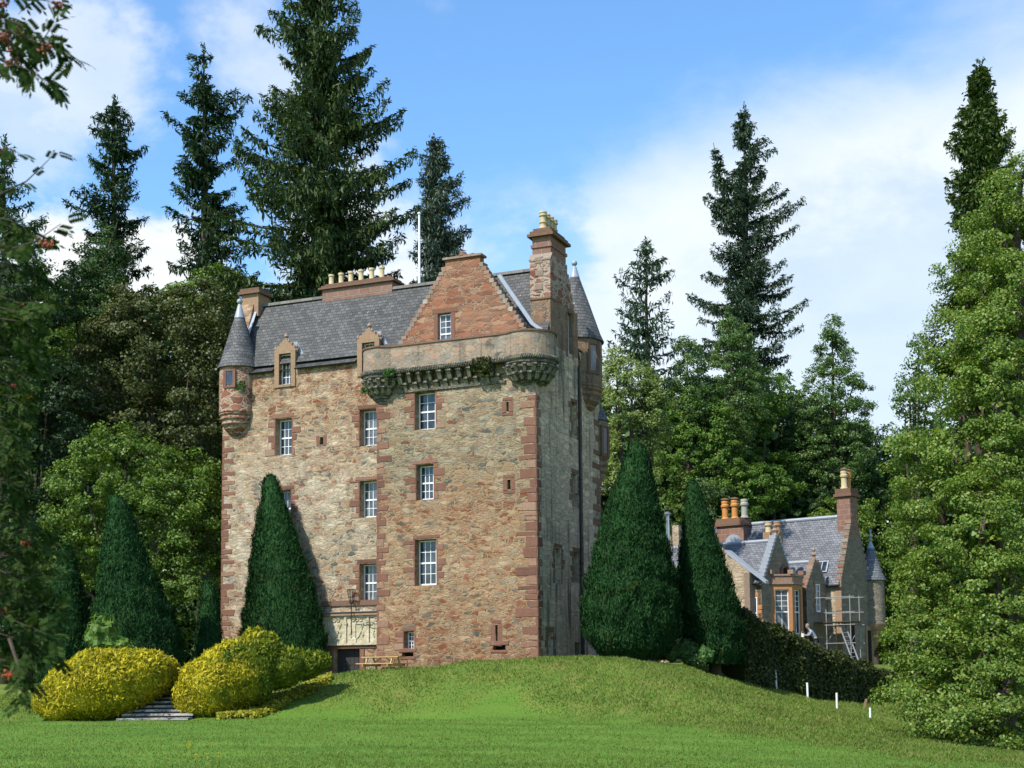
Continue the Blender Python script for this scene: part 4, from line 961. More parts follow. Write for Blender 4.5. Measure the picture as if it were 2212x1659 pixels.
    stepped('gable', u2, v2, -.02, zb, z2e, z2r + .1, mAnnexShade, 9, .3, .25)
    zr2 = A.F(1730, 1216, cv)[1]
    slope('roof', [(-6, v2 - .05, z2e), (u2 - .28, v2 - .05, z2e), (u2 - .28, cv, zr2), (-6, cv, zr2)]); slope('roof', [(u2 - .28, .0, z2e), (-6, 0., z2e), (-6, cv, zr2), (u2 - .28, cv, zr2)])
    m = MB(); m.tube([(-6, cv, zr2 + .03), (u2 - .3, cv, zr2 + .03)], .12, 8); m.build('ridge_lead', mLead, h)
    m = MB(); m.lathe((u2 - .15, cv, 0), [(.14, z2r + .1), (.07, z2r + .3), (.15, z2r + .42), (.05, z2r + .6), (.11, z2r + .7), (0, z2r + .95)], 10); m.build('finial', mSkew, h)
    m = MB(); m.poly([(-5, v2, zb), (u2, v2, zb), (u2, v2, z2e), (-5, v2, z2e)]); m.build('wall', mAnnexShade, h)
    a0, a1 = A.S(1761, 1290, u2)[0], A.S(1769, 1290, u2)[0]; z0, z1 = A.S(1765, 1322, u2)[1], A.S(1765, 1262, u2)[1]
    PU2 = SIDE(u2 + .05); add_window(PU2, a0, a1, z0, z1, 2, (2, 2), h, -.03, mBuff, 'window', True, (.2, .2))
    m = MB(); m.box(u2 + .002, u2 + .03, A.S(1747, 1380, u2)[0], A.S(1757, 1380, u2)[0], zb, A.S(1750, 1366, u2)[1]); m.build('door', mHole, h)
    # range 1 (larger gable in front) with the cross gable at its left
    cv = (v1 + v2) / 2; z1e = A.S(1645, 1258, u1)[1]; z1r = A.F(1680, 1168, cv)[1]
    g1 = stepped('gable', u1, v1, v2, zb, z1e - .1, A.S(1690, 1158, u1)[1], mAnnexShade, 13, .34, .3, mLead)
    slope('roof', [(-9, v1 - .15, z1e), (u1 - .3, v1 - .15, z1e), (u1 - .3, cv, z1r), (-9, cv, z1r)]); slope('roof', [(u1 - .3, v2 + .1, z1e), (-9, v2 + .1, z1e), (-9, cv, z1r), (u1 - .3, cv, z1r)])
    m = MB(); m.tube([(-9, cv, z1r + .03), (u1 - .3, cv, z1r + .03)], .12, 8); m.build('ridge_lead', mLead, h)
    za = A.S(1690, 1158, u1)[1]
    m = MB(); m.lathe((u1 - .15, cv, 0), [(.2, za - .05), (.16, za + .15), (.24, za + .3), (.1, za + .45), (.18, za + .6), (0, za + .75)], 8); m.build('finial', mSkew, h)
    m = MB(); m.lathe((u1 + .02, cv, 0), [(.5, 0), (.34, .001)], 20)
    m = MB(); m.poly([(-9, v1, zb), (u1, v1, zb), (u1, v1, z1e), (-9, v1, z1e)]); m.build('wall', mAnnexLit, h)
    P1 = FRONT(v1 - .03)
    a0, b1 = A.F(1625, 1290, v1); a1, b0 = A.F(1637, 1337, v1); b0 -= .6
    add_window(P1, a0, a1, b0, b1, 2, (3, 1), h, -.02, mOrange, 'window', True, (.3, .3))
    m = MB(); m.tube([(a0 - 1., v1 - .2, z1e - .06), (u1, v1 - .2, z1e - .06)], .09, 6); m.build('gutter', mIron, h)
    # round-arched niche in the dark gable
    m = MB(); nz = A.S(1693, 1238, u1)[1]; nv = A.S(1694, 1235, u1)[0]
    pts = [(nv - .35, nz - .75), (nv + .35, nz - .75)] + [(nv + .35 * math.cos(q), nz + .35 * math.sin(q)) for q in np.linspace(0, math.pi, 9)]
    m.prism(pts, lambda a, z: (u1 + .012, a, z), lambda a, z: (u1 - .1, a, z)); n = m.build('niche', mHole, h)
    m = MB(); m.tube([(u1 + .06, nv + .45 * math.cos(q), nz + .45 * math.sin(q)) for q in np.linspace(-.9, math.pi + .9, 14)], .1, 6); m.build('stone_trim', mDarkStone, n)
    # cross gable: wall and lead-covered valley
    vx = v1 - .55; ax, az = A.F(1538, 1170, vx); bx, bz = A.F(1618, 1236, vx)
    m = MB(); m.prism([(bx - 6, zb), (bx, zb), (bx, bz), (ax, az), (bx - 6, bz - .5)], lambda a, z: (a, vx, z), lambda a, z: (a, vx + .5, z)); m.build('gable', mAnnexLit, h)
    m = MB(); m.hexa([(x, y, z) for z in (zb, bz - .05) for y in (vx - .04, vx + .52) for x in (bx - .32, bx + .04)]); m.build('quoin_trim', mSkew, h)
    p0, p1 = A.F(1570, 1190, vx - .05), A.F(1655, 1257, v1 - .2)
    m = MB(); m.hexa([(p0[0], vx - .1, p0[1] - .2), (p1[0], v1 - .25, p1[1] - .1), (p0[0], vx + .5, p0[1] - .2), (p1[0], v1 + .1, p1[1] - .1), (p0[0], vx - .1, p0[1] + .06), (p1[0], v1 - .25, p1[1] + .06), (p0[0], vx + .5, p0[1] + .06), (p1[0], v1 + .1, p1[1] + .06)]); m.build('valley_lead', mLead, h)
    # three-pot stack
    sv = 1.2; s0, sz = A.F(1548, 1140, sv); s1 = A.F(1606, 1140, sv)[0]; szt = A.F(1580, 1136, sv)[1]
    m = MB(); m.box(s0, s1, sv, sv + .9, ze - 1., szt); c = m.build('chimney', mRedAsh, h)
    m = MB(); m.box(s0 - .15, s1 + .15, sv - .15, sv + 1.05, szt + .003, szt + .14); m.prism([(s0 - .1, szt + .143), (s1 + .1, szt + .143), (s1 - .05, szt + .5), (s0 + .05, szt + .5)], lambda a, z: (a, sv - .1, z), lambda a, z: (a, sv + 1., z)); m.build('chimney_cap', mDarkStone, c)
    for k, (mt, cw) in enumerate(((mPotO, True), (mPotO, True), (mPotG, False))): pot(c, s0 + .42 + k * .72, sv + .45, szt + .5, 1.25, .23, mt, cw)
    m = MB(); lz = A.F(1583, 1180, sv)[1]; lu = A.F(1588, 1180, sv)[0]; m.prism([(lu + .62 * math.cos(q), lz + .75 * math.sin(q)) for q in np.linspace(0, math.pi, 13)], lambda a, z: (a, sv - .3, z), lambda a, z: (a, sv + .02, z)); m.build('lead_flashing', mLead, h)
    for px, mt in ((1660, mPot), (1679, mOrange)):
        pu, pz = A.F(px, 1150, cv + .8); m = MB(); m.box(pu - .25, pu + .25, cv + .55, cv + 1.05, z1e + .3, pz); c2 = m.build('chimney', mBuff, h); pot(c2, pu, cv + .8, pz - .1, .75, .2, mt)
    # steel flue and old stack showing between the two yews
    fv = -1.; fu, fz = A.F(1442, 1112, fv)
    m = MB(); m.tube([(fu, fv, -2.5), (fu, fv, fz)], .13, 10); f = m.build('flue', mSteel, h); m = MB(); m.lathe((fu, fv, 0), [(.26, fz), (.27, fz + .06), (.12, fz + .2), (0, fz + .22)], 12); m.build('cowl', mSteel, f, True)
    ou, oz = A.F(1461, 1135, fv + .5); m = MB(); m.box(ou - .28, ou + .28, fv + .3, fv + .9, zb, oz); m.build('chimney', mAnnexLit, h)
    m = MB(); m.box(ou - 1.2, ou + 1.6, fv + .95, fv + 3., zb, oz - .6); m.build('wall', mAnnexShade, h)
    # canted sandstone bay on the larger gable
    av = A.S(1666, 1300, u1)[0]; ub = u1 + 1.0; bv = A.S(1712, 1300, ub)[0]; cvb = A.S(1734, 1300, ub)[0]; dv = cvb + (bv - av)
    zt = A.S(1712, 1262, ub)[1]; zs = A.S(1700, 1370, ub)[1]
    pl = [(u1, av), (ub, bv), (ub, cvb), (u1, dv)]
    m = MB(); bot = [(*p, zb) for p in pl]; top = [(*p, zs) for p in pl]
    for k in range(3): m.poly([bot[k], bot[k + 1], top[k + 1], top[k]])
    m.poly(top); b = m.build('bay_window', mOrange, h)
    for k in range(3):
        p, q = np.array((*pl[k], 0)), np.array((*pl[k + 1], 0)); L = np.linalg.norm(q - p); d = (q - p) / L; n = np.array((d[1], -d[0], 0))
        def P(a, z, e=0., p=p, d=d, n=n): w = p + d * a - n * e; return (w[0], w[1], z)
        m = MB(); jw = .22 if L > 1. else .16
        for lo, hi in ((0., jw), (L - jw, L)): m.hexa([P(a, z, e) for z in (zs, zt - .3) for e in (0, .3) for a in (lo, hi)])
        m.hexa([P(a, z, e) for z in (zt - .3, zt) for e in (0, .3) for a in (0, L)]); m.build('stone_trim', mOrange, b)
        add_window(P, jw, L - jw, zs + .02, zt - .3, 2, (1, 4), b, .12, name='window', margins=False)
    m = MB()
    for z0, z1, o in ((zt + .002, zt + .12, .12), (zt + .122, zt + .5, .02), (zt + .502, zt + .6, .1)):
        q = [(u1, av - o), (ub + o, bv - o * .4), (ub + o, cvb + o * .4), (u1, dv + o)]; m.prism(q, lambda x, y, z0=z0: (x, y, z0), lambda x, y, z1=z1: (x, y, z1))
    for (x, y) in pl: m.box(x - .18, x + .18, y - .18, y + .18, zt + .602, zt + .85)
    m.build('parapet', mSkew, b)
    # corner turret of the gable
    tc = (-.05, D + .35); r = .78; tz0, tz1 = A.S(1890, 1346, .3)[1], A.S(1890, 1252, .3)[1]; ta = A.S(1872, 1168, .3)[1]
    m = MB(); m.lathe((*tc, 0), [(r, tz0), (r, tz1)], 28); t_ = m.build('turret', mAnnexShade, h, True)
    zc = A.S(1890, 1384, .3)[1]; prof = [(.05, zc - .6), (.25, zc - .2), (.35, zc), (.3, zc + .05), (.55, zc + .4), (.62, zc + .55), (.58, zc + .6), (r + .02, tz0 - .2), (r + .08, tz0 - .02), (r, tz0)]
    m = MB(); m.lathe((*tc, 0), prof, 28); m.build('turret_corbel', mBuff, t_, True)
    m = MB(); H_ = ta - tz1; m.lathe((*tc, 0), [(r + .14, tz1 - .05), (r + .14, tz1), (r * .8, tz1 + H_ * .25), (.22, tz1 + H_ * .86)], 28); m.build('turret_roof', mSlateB, t_, True)
    m = MB(); m.lathe((*tc, 0), [(.26, tz1 + H_ * .84), (.06, ta + .1), (.16, ta + .2), (.05, ta + .3), (.1, ta + .45), (.04, ta + .55), (.1, ta + .75), (0, ta + .9)], 12); m.build('finial', mLead, t_, True)
    return u1, v1, u2, v2
HU1, HV1, HU2, HV2 = build_house()


def wp(px, py, v): u, z = A.F(px, py, v); return A.world(u, v, z)
def build_works():
    # scaffold tower, seen in front of the lit wall
    va, vb = -2.0, -.7; L0 = A.F(1785, 1344, va)[0]; L1 = L0 + 1.55
    s = empty('scaffold_tower', A.world(L0, va, -.2), -A.th); tag(s, 'steel tube scaffold tower standing against the lit stone wall of the lower house', 'scaffold')
    P = lambda u, v, z: (u - L0, v - va, z + .2)
    zt = A.F(1811, 1286, va)[1]; zp = A.F(1790, 1345, va)[1]; z2 = A.F(1790, 1323, va)[1]; z3 = A.F(1790, 1390, va)[1]
    for u in (L0, L1):
        for v in (va, vb): m = MB(); m.tube([P(u, v, -.2), P(u, v, zt if u == L1 else z2 + .2)], .03, 7); m.build('upright', mScaf, s)
    for z in (zt - .1, z2, zp - .15, z3, .3):
        for v in (va, vb): m = MB(); m.tube([P(L0 - (.9 if z > zp else .1), v, z), P(L1 + .3, v, z)], .024, 6); m.build('rail', mScaf, s)
    for u in (L0, L1): m = MB(); m.tube([P(u, va, z3), P(u, vb, zp - .2)], .022, 6); m.build('brace', mScaf, s)
    m = MB(); m.hexa([P(u, v, z) for z in (zp, zp + .05) for v in (va - .1, vb + .1) for u in (L0 - .75, L1 + .1)]); m.build('platform', mBark, s)
    # ladder leaning beside it
    a, b = wp(1818, 1346, -1.6), wp(1853, 1440, -2.6); ld = empty('ladder', b); tag(ld, 'long aluminium ladder leaning against the scaffold beside the shaded gable', 'ladder')
    d = unit(a - b); side = np.cross(d, (0, 0, 1.)); side = unit(side) * .2
    ext = b - d * .8 - b
    for sg in (-1, 1): m = MB(); m.tube([ext + sg * side, a - b + sg * side], .045, 6); m.build('stile', mAlu, ld)
    n = int(np.linalg.norm(a - b) / .28)
    m = MB()
    for k in range(n): c = (a - b) * (k + .5) / n; m.tube([c - side, c + side], .02, 5)
    m.build('rung', mAlu, ld)
build_works()


def skin_figure(name, mat, verts, edges, parent, sub=1, root=0):
    me = bpy.data.meshes.new(name); me.from_pydata([tuple(v[0]) for v in verts], edges, []); o = bpy.data.objects.new(name, me); COL.objects.link(o)
    md = o.modifiers.new('Skin', 'SKIN'); md.use_smooth_shade = True
    if not me.skin_vertices: me.attributes.new  # layer is created with the modifier
    for i, (v, r) in enumerate(verts): me.skin_vertices[0].data[i].radius = (r, r)
    me.skin_vertices[0].data[root].use_root = True
    sm = o.modifiers.new('Sub', 'SUBSURF'); sm.levels = sub; sm.render_levels = sub
    me.materials.append(mat); o.parent = parent; return o


def build_person():
    hip = wp(1763, 1381, -5.2) ; p = empty('person', hip - np.array((0, 0, .95))); 
    tag(p, 'person in pale blue shirt and dark trousers leaning over to paint the bay window', 'person')
    mSkin = plain('skin', (.50, .30, .22), .6, .08); mShirt = plain('pale_blue_shirt', (.24, .29, .37), .85, .2); mTrs = plain('dark_trousers', (.03, .032, .04), .85, .2); mHair = plain('grey_hair', (.22, .19, .16), .8, .3)
    # x = screen right (+), y = depth, z up; body leans towards -x
    H_ = .95
    V = {}
    J = [('pelvis', (0, 0, H_), .125), ('waist', (-.10, 0, H_ + .17), .115), ('chest', (-.26, 0, H_ + .40), .14), ('neck0', (-.36, 0, H_ + .54), .065), ('neck', (-.41, 0, H_ + .60), .055), ('head0', (-.45, 0, H_ + .68), .085), ('head', (-.49, 0, H_ + .78), .098), ('crown', (-.50, 0, H_ + .87), .06), ('nose', (-.60, 0, H_ + .73), .016)]
    for s in (-1, 1):
        J += [(f'sh{s}', (-.31, .19 * s, H_ + .47), .06), (f'el{s}', (-.42, .24 * s, H_ + .24), .045), (f'wr{s}', (-.66, .16 * s, H_ + .24), .03), (f'palm{s}', (-.73, .14 * s, H_ + .25), .034)]
        for k in range(4): J += [(f'f{s}{k}a', (-.79, (.11 + .02 * k) * s, H_ + .27 - .006 * k), .010), (f'f{s}{k}b', (-.825 + .006 * abs(k - 1), (.11 + .02 * k) * s, H_ + .245), .009)]
        J += [(f't{s}', (-.76, .09 * s, H_ + .28), .011)]
        J += [(f'hp{s}', (0, .10 * s, H_ - .05), .095), (f'kn{s}', (-.10, .12 * s, H_ - .47), .062), (f'an{s}', (.02, .12 * s, H_ - .88), .04), (f'to{s}', (-.15, .13 * s, H_ - .92), .035)]
    idx = {n: i for i, (n, _, _) in enumerate(J)}; E = [('pelvis', 'waist'), ('waist', 'chest'), ('chest', 'neck0'), ('neck0', 'neck'), ('neck', 'head0'), ('head0', 'head'), ('head', 'crown'), ('head0', 'nose')]
    for s in (-1, 1):
        E += [('chest', f'sh{s}'), (f'sh{s}', f'el{s}'), (f'el{s}', f'wr{s}'), (f'wr{s}', f'palm{s}'), (f'palm{s}', f't{s}'), ('pelvis', f'hp{s}'), (f'hp{s}', f'kn{s}'), (f'kn{s}', f'an{s}'), (f'an{s}', f'to{s}')]
        for k in range(4): E += [(f'palm{s}', f'f{s}{k}a'), (f'f{s}{k}a', f'f{s}{k}b')]
    skin_figure('body', mSkin, [(c, r) for _, c, r in J], [(idx[a], idx[b]) for a, b in E], p)
    def sub(name, mat, names, grow):
        ids = {n: i for i, n in enumerate(names)}
        skin_figure(name, mat, [(J[idx[n]][1], J[idx[n]][2] + grow) for n in names], [(ids[a], ids[b]) for a, b in E if a in ids and b in ids], p)
    sub('shirt', mShirt, ['pelvis', 'waist', 'chest', 'neck0', 'sh-1', 'el-1', 'sh1', 'el1'], .022)
    sub('trousers', mTrs, ['pelvis', 'hp-1', 'kn-1', 'an-1', 'hp1', 'kn1', 'an1'], .02)
    m = MB(); m.lathe((-.485, 0, 0), [(0, H_ + .93), (.07, H_ + .91), (.105, H_ + .84), (.11, H_ + .77), (.09, H_ + .70)], 14); m.build('hair', mHair, p, True)
    # pot of paint and the steps the person stands on
    b = wp(1735, 1364, -5.2); pp = empty('paint_pot', hip + np.array((-.79, -.13, .14))); tag(pp, 'white paint pot held up at the bay window sill', 'paint pot')
    m = MB(); m.lathe((0, 0, 0), [(0, 0), (.09, 0), (.095, .2), (.1, .21), (.085, .21), (.08, .03)], 14); m.build('pot', mWhite, pp)
    m = MB(); m.tube([(.1 * math.cos(q), 0, .2 + .11 * math.sin(q)) for q in np.linspace(0, math.pi, 9)], .006, 5); m.build('handle', mSteel, pp)
    g = float(ground(hip[0], hip[1])); zf = hip[2] - .95; st = empty('stepladder', (hip[0], hip[1], g)); tag(st, 'white splashed stepladder carrying the person beside the bay window', 'stepladder')
    hh = zf - g
    for sg in (-1, 1):
        m = MB(); m.tube([(-.75, .28 * sg, 0), (-.12, .22 * sg, hh), (-.30, .22 * sg, hh + .55)], .035, 6); m.build('stile', mWhite, st)
        m = MB(); m.tube([(.62, .28 * sg, 0), (.1, .22 * sg, hh)], .03, 6); m.build('stile', mAlu, st)
    m = MB(); m.box(-.25, .2, -.26, .26, hh - .05, hh - .01); m.build('platform', mStake, st)
    for k in range(4): q = (k + .5) / 4.5; m = MB(); x = -.75 + .63 * q; m.box(x - .06, x + .06, -.26, .26, hh * q - .02, hh * q + .02); m.build('tread', mStake, st)
build_person()

# ------------------------------------------------------------------ small things on the mound
def build_bits():
    # picnic table
    c = K.world(*(lambda q: (q[0], -1.05))(K.F(828, 1430, -1.05)), 0); g = float(ground(c[0], c[1]))
    t = empty('picnic_table', (c[0], c[1], g - .03), -TH); tag(t, 'pale timber picnic table at the castle foot beside the oak door', 'picnic table')
    for k in range(5): m = MB(); m.box(-.92, .92, -.36 + k * .148, -.36 + k * .148 + .135, .70, .74); m.build('tabletop', mWood, t)
    for sg in (-1, 1):
        for q in (0, .15): m = MB(); y = sg * .62 + (q if sg > 0 else -q); m.box(-.92, .92, y - .065, y + .065, .41, .45); m.build('bench', mWood, t)
    for x in (-.62, .62):
        for sg in (-1, 1):
            m = MB(); m.hexa([(x + dx, sg * (.25 + .42 * (1 - b)) + dy, .70 * b + .0) for b in (0, 1) for dy in (-.05, .05) for dx in (-.045, .0)]); m.build('leg', mWood, t)
        m = MB(); m.box(x, x + .04, -.82, .82, .32, .41); m.build('cross_beam', mWood, t)
        m = MB(); s = -1 if x > 0 else 1; m.hexa([(x + s * .5 * b + dx, dy, .36 + .33 * b) for b in (0, 1) for dy in (-.04, .04) for dx in (-.03, .03)]); m.build('brace', mWood, t)
    # stone steps between the golden bushes
    s0 = at(316, 1565, 51.2); n = 15; mStep = rubble('step_stone', [(.26, .25, .23), (.33, .32, .29), (.20, .19, .18)], (.10, .10, .09), None, scale=(1.4, 3, 6), lichen=.5, mwidth=.04)
    st = empty('stone_steps', s0); tag(st, 'worn grey stone steps climbing between the two golden bushes', 'steps')
    for k in range(n):
        y = k * .42; x = .09 * k; z0, z1 = -.5, .04 + .145 * k
        m = MB(); m.box(x - 1.25, x + 1.25, y + .03, y + .55, z1 - .3, z1 - .045); r = m.build('riser', mDoor, st)
        m = MB(); m.box(x - 1.28, x + 1.28, y, y + .5, z1 - .045, z1 + .03); m.build('tread', mStep, st)
    # white tree-guard posts
    labs = ['white marker post nearest the clipped hedge, highest up the slope', 'white marker post second highest on the right slope', 'white marker post third down the right slope', 'white marker post lowest on the slope, beside the drooping branches']
    p0 = None
    for (px, pyt, pyb), lb in zip(((1677, 1449, 1488), (1745, 1476, 1506), (1808, 1498, 1530), (1880, 1530, 1554)), labs):
        Y = min(hit(px, pyb)[1], 67.6)
        p = at(px, pyb, Y); zz = float(ground(p[0], p[1])); hh = at(px, pyt, Y)[2] - zz + .03
        m = MB(); m.tube([(0, 0, -.1), (0, 0, hh)], .05, 10); o = m.build('marker_post', mWhite, None, True); o.location = (p[0], p[1], zz); o.rotation_euler = (rnd.uniform(-.03, .03), rnd.uniform(-.03, .03), 0)
        tag(o, lb, 'post', 'white marker posts down the right slope')
    for (px, pyt, pyb, dx, lb) in ((1864, 1510, 1531, .18, 'grey timber stake leaning right beside the lowest white post'), (1884, 1483, 1512, .22, 'taller dark timber stake leaning right under the hedge end')):
        p = hit(px, pyb); zz = float(ground(p[0], p[1])); hh = (pyb - pyt) * p[1] / F
        m = MB(); m.hexa([(x + dx * b, y, -.2 if not b else hh) for b in (0, 1) for y in (-.04, .04) for x in (-.05, .05)]); o = m.build('timber_stake', mStake); o.location = (p[0], p[1], zz); tag(o, lb, 'stake')
build_bits()

# ------------------------------------------------------------------ vegetation
def conifer(name, label, apex, basepx, Y, prof, mat, cat='conifer', step=.5, nb=(3, 5), dens=11., droop=.35, rise=.35, spray=(.5, .95), aspect=.26, tops=None, bark=mBark, gap=.0, group=None, thick=1.0, hang=.25, wh=1.25):
    """tall conifer: tapered trunk, whorls of drooping limbs with an uneven outline read off the photograph, sprays of needles
    prof: rows of (pixel height, left edge, right edge)"""
    s = Y / F; top = at(*apex, Y); bot = at(basepx, prof[-1][0], Y); g = float(ground(bot[0], Y))
    root = np.array((bot[0], Y, g)); o = empty(name, root); tag(o, label, cat, group)
    ax = lambda z: root + (np.array((top[0], Y, top[2])) - root) * ((z - g) / (top[2] - g))
    H_ = top[2] - g; tr = MB(); zs = np.linspace(g, top[2], 14)
    tr.tube([ax(z) - root + np.array((.05 * math.sin(z), 0, 0)) for z in zs], [max(.02, (.018 * H_ * thick) * (1 - (z - g) / H_) ** .9) for z in zs], 9)
    pz = np.array([at(basepx, p[0], Y)[2] for p in prof])[::-1]
    pl = np.array([ax(at(basepx, p[0], Y)[2])[0] - at(p[1], p[0], Y)[0] for p in prof])[::-1]; prr = np.array([at(p[2], p[0], Y)[0] - ax(at(basepx, p[0], Y)[2])[0] for p in prof])[::-1]
    pz = np.append(pz, max(top[2], pz[-1] + .1)); pl = np.append(pl, .05); prr = np.append(prr, .05)
    C, N, S, AL = [], [], [], []; z = pz[0] + .2; br = MB()
    def spray_pts(P, t, d, L):
        n = max(10, int(dens * 6.0 * L))
        q = RNG.random(n) ** .75 * .98 + .02; i = np.clip(np.searchsorted(t, q) - 1, 0, len(t) - 2); f = ((q - t[i]) / (t[i + 1] - t[i]))[:, None]
        c = P[i] * (1 - f) + P[i + 1] * f; sd = np.array((-d[1], d[0], 0)); w = (RNG.random(n) - .5)[:, None] * (.30 * L * (1.05 - q) + .35)[:, None] * 1.5
        k = RNG.random(n) < hang
        al = d * RNG.uniform(.3, 1., (n, 1)) + sd * np.sign(w) * RNG.uniform(.3, 1., (n, 1)) + np.array((0, 0, -.25)) + RNG.normal(0, .2, (n, 3))
        al[k] = np.array((0, 0, -1.)) + RNG.normal(0, .25, (k.sum(), 3))
        c = c + sd * w - np.array((0, 0, .25)) * np.abs(w) + RNG.normal(0, .07, (n, 3)); c[k] -= np.array((0, 0, .3))
        nn = unit(np.array((0, 0, .8)) + RNG.normal(0, .5, (n, 3))); nn[k] = unit(RNG.normal(0, 1, (k.sum(), 3)) * np.array((1, 1, .2)))
        C.append(c); N.append(nn); S.append(RNG.uniform(spray[0] * .7, spray[1] * .75, n) * (.65 + .35 * (1 - q))); AL.append(unit(al))
    def whorls(axf, zlo, zhi, fl, fr):
        z = zlo
        while z < zhi - .1:
            for _ in range(rnd.randint(*nb) + 1):
                a = rnd.uniform(0, 2 * math.pi); ca = math.cos(a)
                hl, hr = fl(z), fr(z); R_ = (hr if ca > 0 else hl); Rm = (hl + hr) / 2; L = math.hypot(R_ * ca, Rm * math.sin(a))
                if rnd.random() < gap: continue
                L *= rnd.choice((.4, .65, .85, .95, 1.05, 1.15)) ; L = max(L, .22)
                d = np.array((ca, math.sin(a), 0)); h = (z - zlo) / max(zhi - zlo, .1); up = rise * (h ** 1.5) * 1.6 - droop * (1 - h)
                t = np.linspace(0, 1, 7); P = np.array([axf(z) + d * L * q + np.array((0, 0, L * (up * q + (.30 * q * q * q if h < .8 else 0) - droop * .25 * q * q))) for q in t])
                if L > .8: br.tube(P - root, [max(.012, .016 * L * (1 - .85 * q)) for q in t], 5, False)
                spray_pts(P, t, d, L)
            z += step * wh * rnd.uniform(.7, 1.3)
    whorls(ax, pz[0], top[2] - .4, lambda z: np.interp(z, pz, pl), lambda z: np.interp(z, pz, prr))
    n = 60; zz = top[2] - RNG.random(n) * 1.8; C.append(np.array([ax(q) for q in zz]) + RNG.normal(0, .1, (n, 3))); N.append(unit(RNG.normal(0, 1, (n, 3)))); S.append(RNG.uniform(.25, .5, n)); AL.append(unit(np.array((0, 0, 1.)) + RNG.normal(0, .6, (n, 3))))
    for (tpx, tpy, jpx, jpy, hw) in tops or ():     # secondary leader
        T = at(tpx, tpy, Y + .5); J_ = at(jpx, jpy, Y + .3); tr.tube([J_ - root, (J_ + T) / 2 - root, T - root], [.16, .09, .02], 6)
        whorls(lambda z: J_ + (T - J_) * ((z - J_[2]) / (T[2] - J_[2])), J_[2] + .5, T[2] - .1, lambda z: hw * s * (1.05 - (z - J_[2]) / (T[2] - J_[2])), lambda z: hw * s * (1.05 - (z - J_[2]) / (T[2] - J_[2])))
    tr.build('trunk', bark, o, True); br.build('limbs', bark, o)
    quads_mesh('crown', leaf_quads(np.concatenate(C) - root, np.concatenate(N), np.concatenate(S), aspect, .06, np.concatenate(AL)), mat, o)
    return o


def blob_world(blobs, Y):
    out = []
    for b in blobs:
        px, py, rx, ry = b[:4]; dy = b[4] if len(b) > 4 else 0.; Yb = Y + dy; s = Yb / F
        c = at(px, py, Yb); rd = (b[5] if len(b) > 5 else (rx + ry) / 2) * s; out.append((c, np.array((rx * s, rd, ry * s))))
    return out


def crown_sample(B, leaf, cover, clump, rng, shell=.80, up=.45, flat=.55):
    C, N = [], []
    for c, r in B:
        area = 4 * math.pi * ((r[0] * r[1]) ** 1.6 / 3 + (r[0] * r[2]) ** 1.6 / 3 + (r[1] * r[2]) ** 1.6 / 3) ** (1 / 1.6)
        K_ = max(6, int(area / (clump ** 2 * 2.3))); n = int(area * cover / (leaf ** 2 * .3))
        d = unit(rng.normal(0, 1, (K_, 3))); rad = shell + (1 - shell) * rng.random(K_) ** .6 + rng.normal(0, .09, K_)
        lump = 1 + .10 * np.sin(d[:, 0] * 5 + c[0]) * np.sin(d[:, 2] * 6 + c[2]) + .06 * np.sin(d[:, 1] * 9 + 2)
        cc = c + d * r * (rad * lump)[:, None]
        keep = np.ones(K_, bool)
        for c2, r2 in B:
            if c2 is c: continue
            keep &= np.linalg.norm((cc - c2) / r2, axis=1) > .72
        cc, dd = cc[keep], d[keep]
        if not len(cc): continue
        i = rng.integers(0, len(cc), max(1, int(n * keep.mean()))); cs = clump * rng.uniform(.6, 1.25, len(cc)); g = unit(rng.normal(0, 1, (len(i), 3))) * rng.random((len(i), 1)) ** .45
        g[:, 2] = g[:, 2] * flat
        C.append(cc[i] + g * cs[i][:, None]); N.append(unit(dd[i] * .5 + g * .55 + np.array((0, 0, up)) + rng.normal(0, .55, (len(i), 3))))
    return np.concatenate(C), np.concatenate(N)


def tree(name, label, cat, Y, trunkpx, blobs, mat, leaf=.34, cover=.55, clump=.75, bark=mBark, trunk=.28, group=None, aspect=.62, limbs=True, seed=1, up=.45):
    rng = np.random.default_rng(seed * 77 + 5); B = blob_world(blobs, Y); x = at(trunkpx, 1400, Y)[0]; g = float(ground(x, Y)); root = np.array((x, Y, g))
    o = empty(name, root); tag(o, label, cat, group)
    m = MB(); cen = np.mean([b[0] for b in B], 0); zt = max(cen[2], g + 1.); m.tube([np.zeros(3) - np.array((0, 0, .3)), np.array(((cen[0] - x) * .3, 0, (zt - g) * .5)), cen - root], [trunk * 1.15, trunk * .8, trunk * .35], 9)
    for c, r in B:
        a = np.array(((cen[0] - x) * .25, 0, (zt - g) * rng.uniform(.35, .6))); e = c - root; m.tube([a, (a + e) / 2 + np.array((0, 0, -.15 * np.linalg.norm(e - a))), e, e + rng.normal(0, .3, 3) * r + np.array((0, 0, r[2] * .5))], [trunk * .5, trunk * .32, trunk * .18, .03], 6)
    m.build('trunk', bark, o, True)
    leaf *= .58
    C, N = crown_sample(B, leaf, cover * 1.6, clump, rng, up=up)
    S_ = leaf * rng.uniform(.7, 1.3, len(C))
    Bi = [(c, r * .6) for c, r in B]; Ci, Ni = crown_sample(Bi, .34, .5, clump, rng, .5)        # inner foliage
    C, N, S_ = np.concatenate([C, Ci]), np.concatenate([N, Ni]), np.concatenate([S_, rng.uniform(.15, .26, len(Ci))])
    quads_mesh('crown', leaf_quads(C - root, N, S_, aspect), mat, o)
    return o


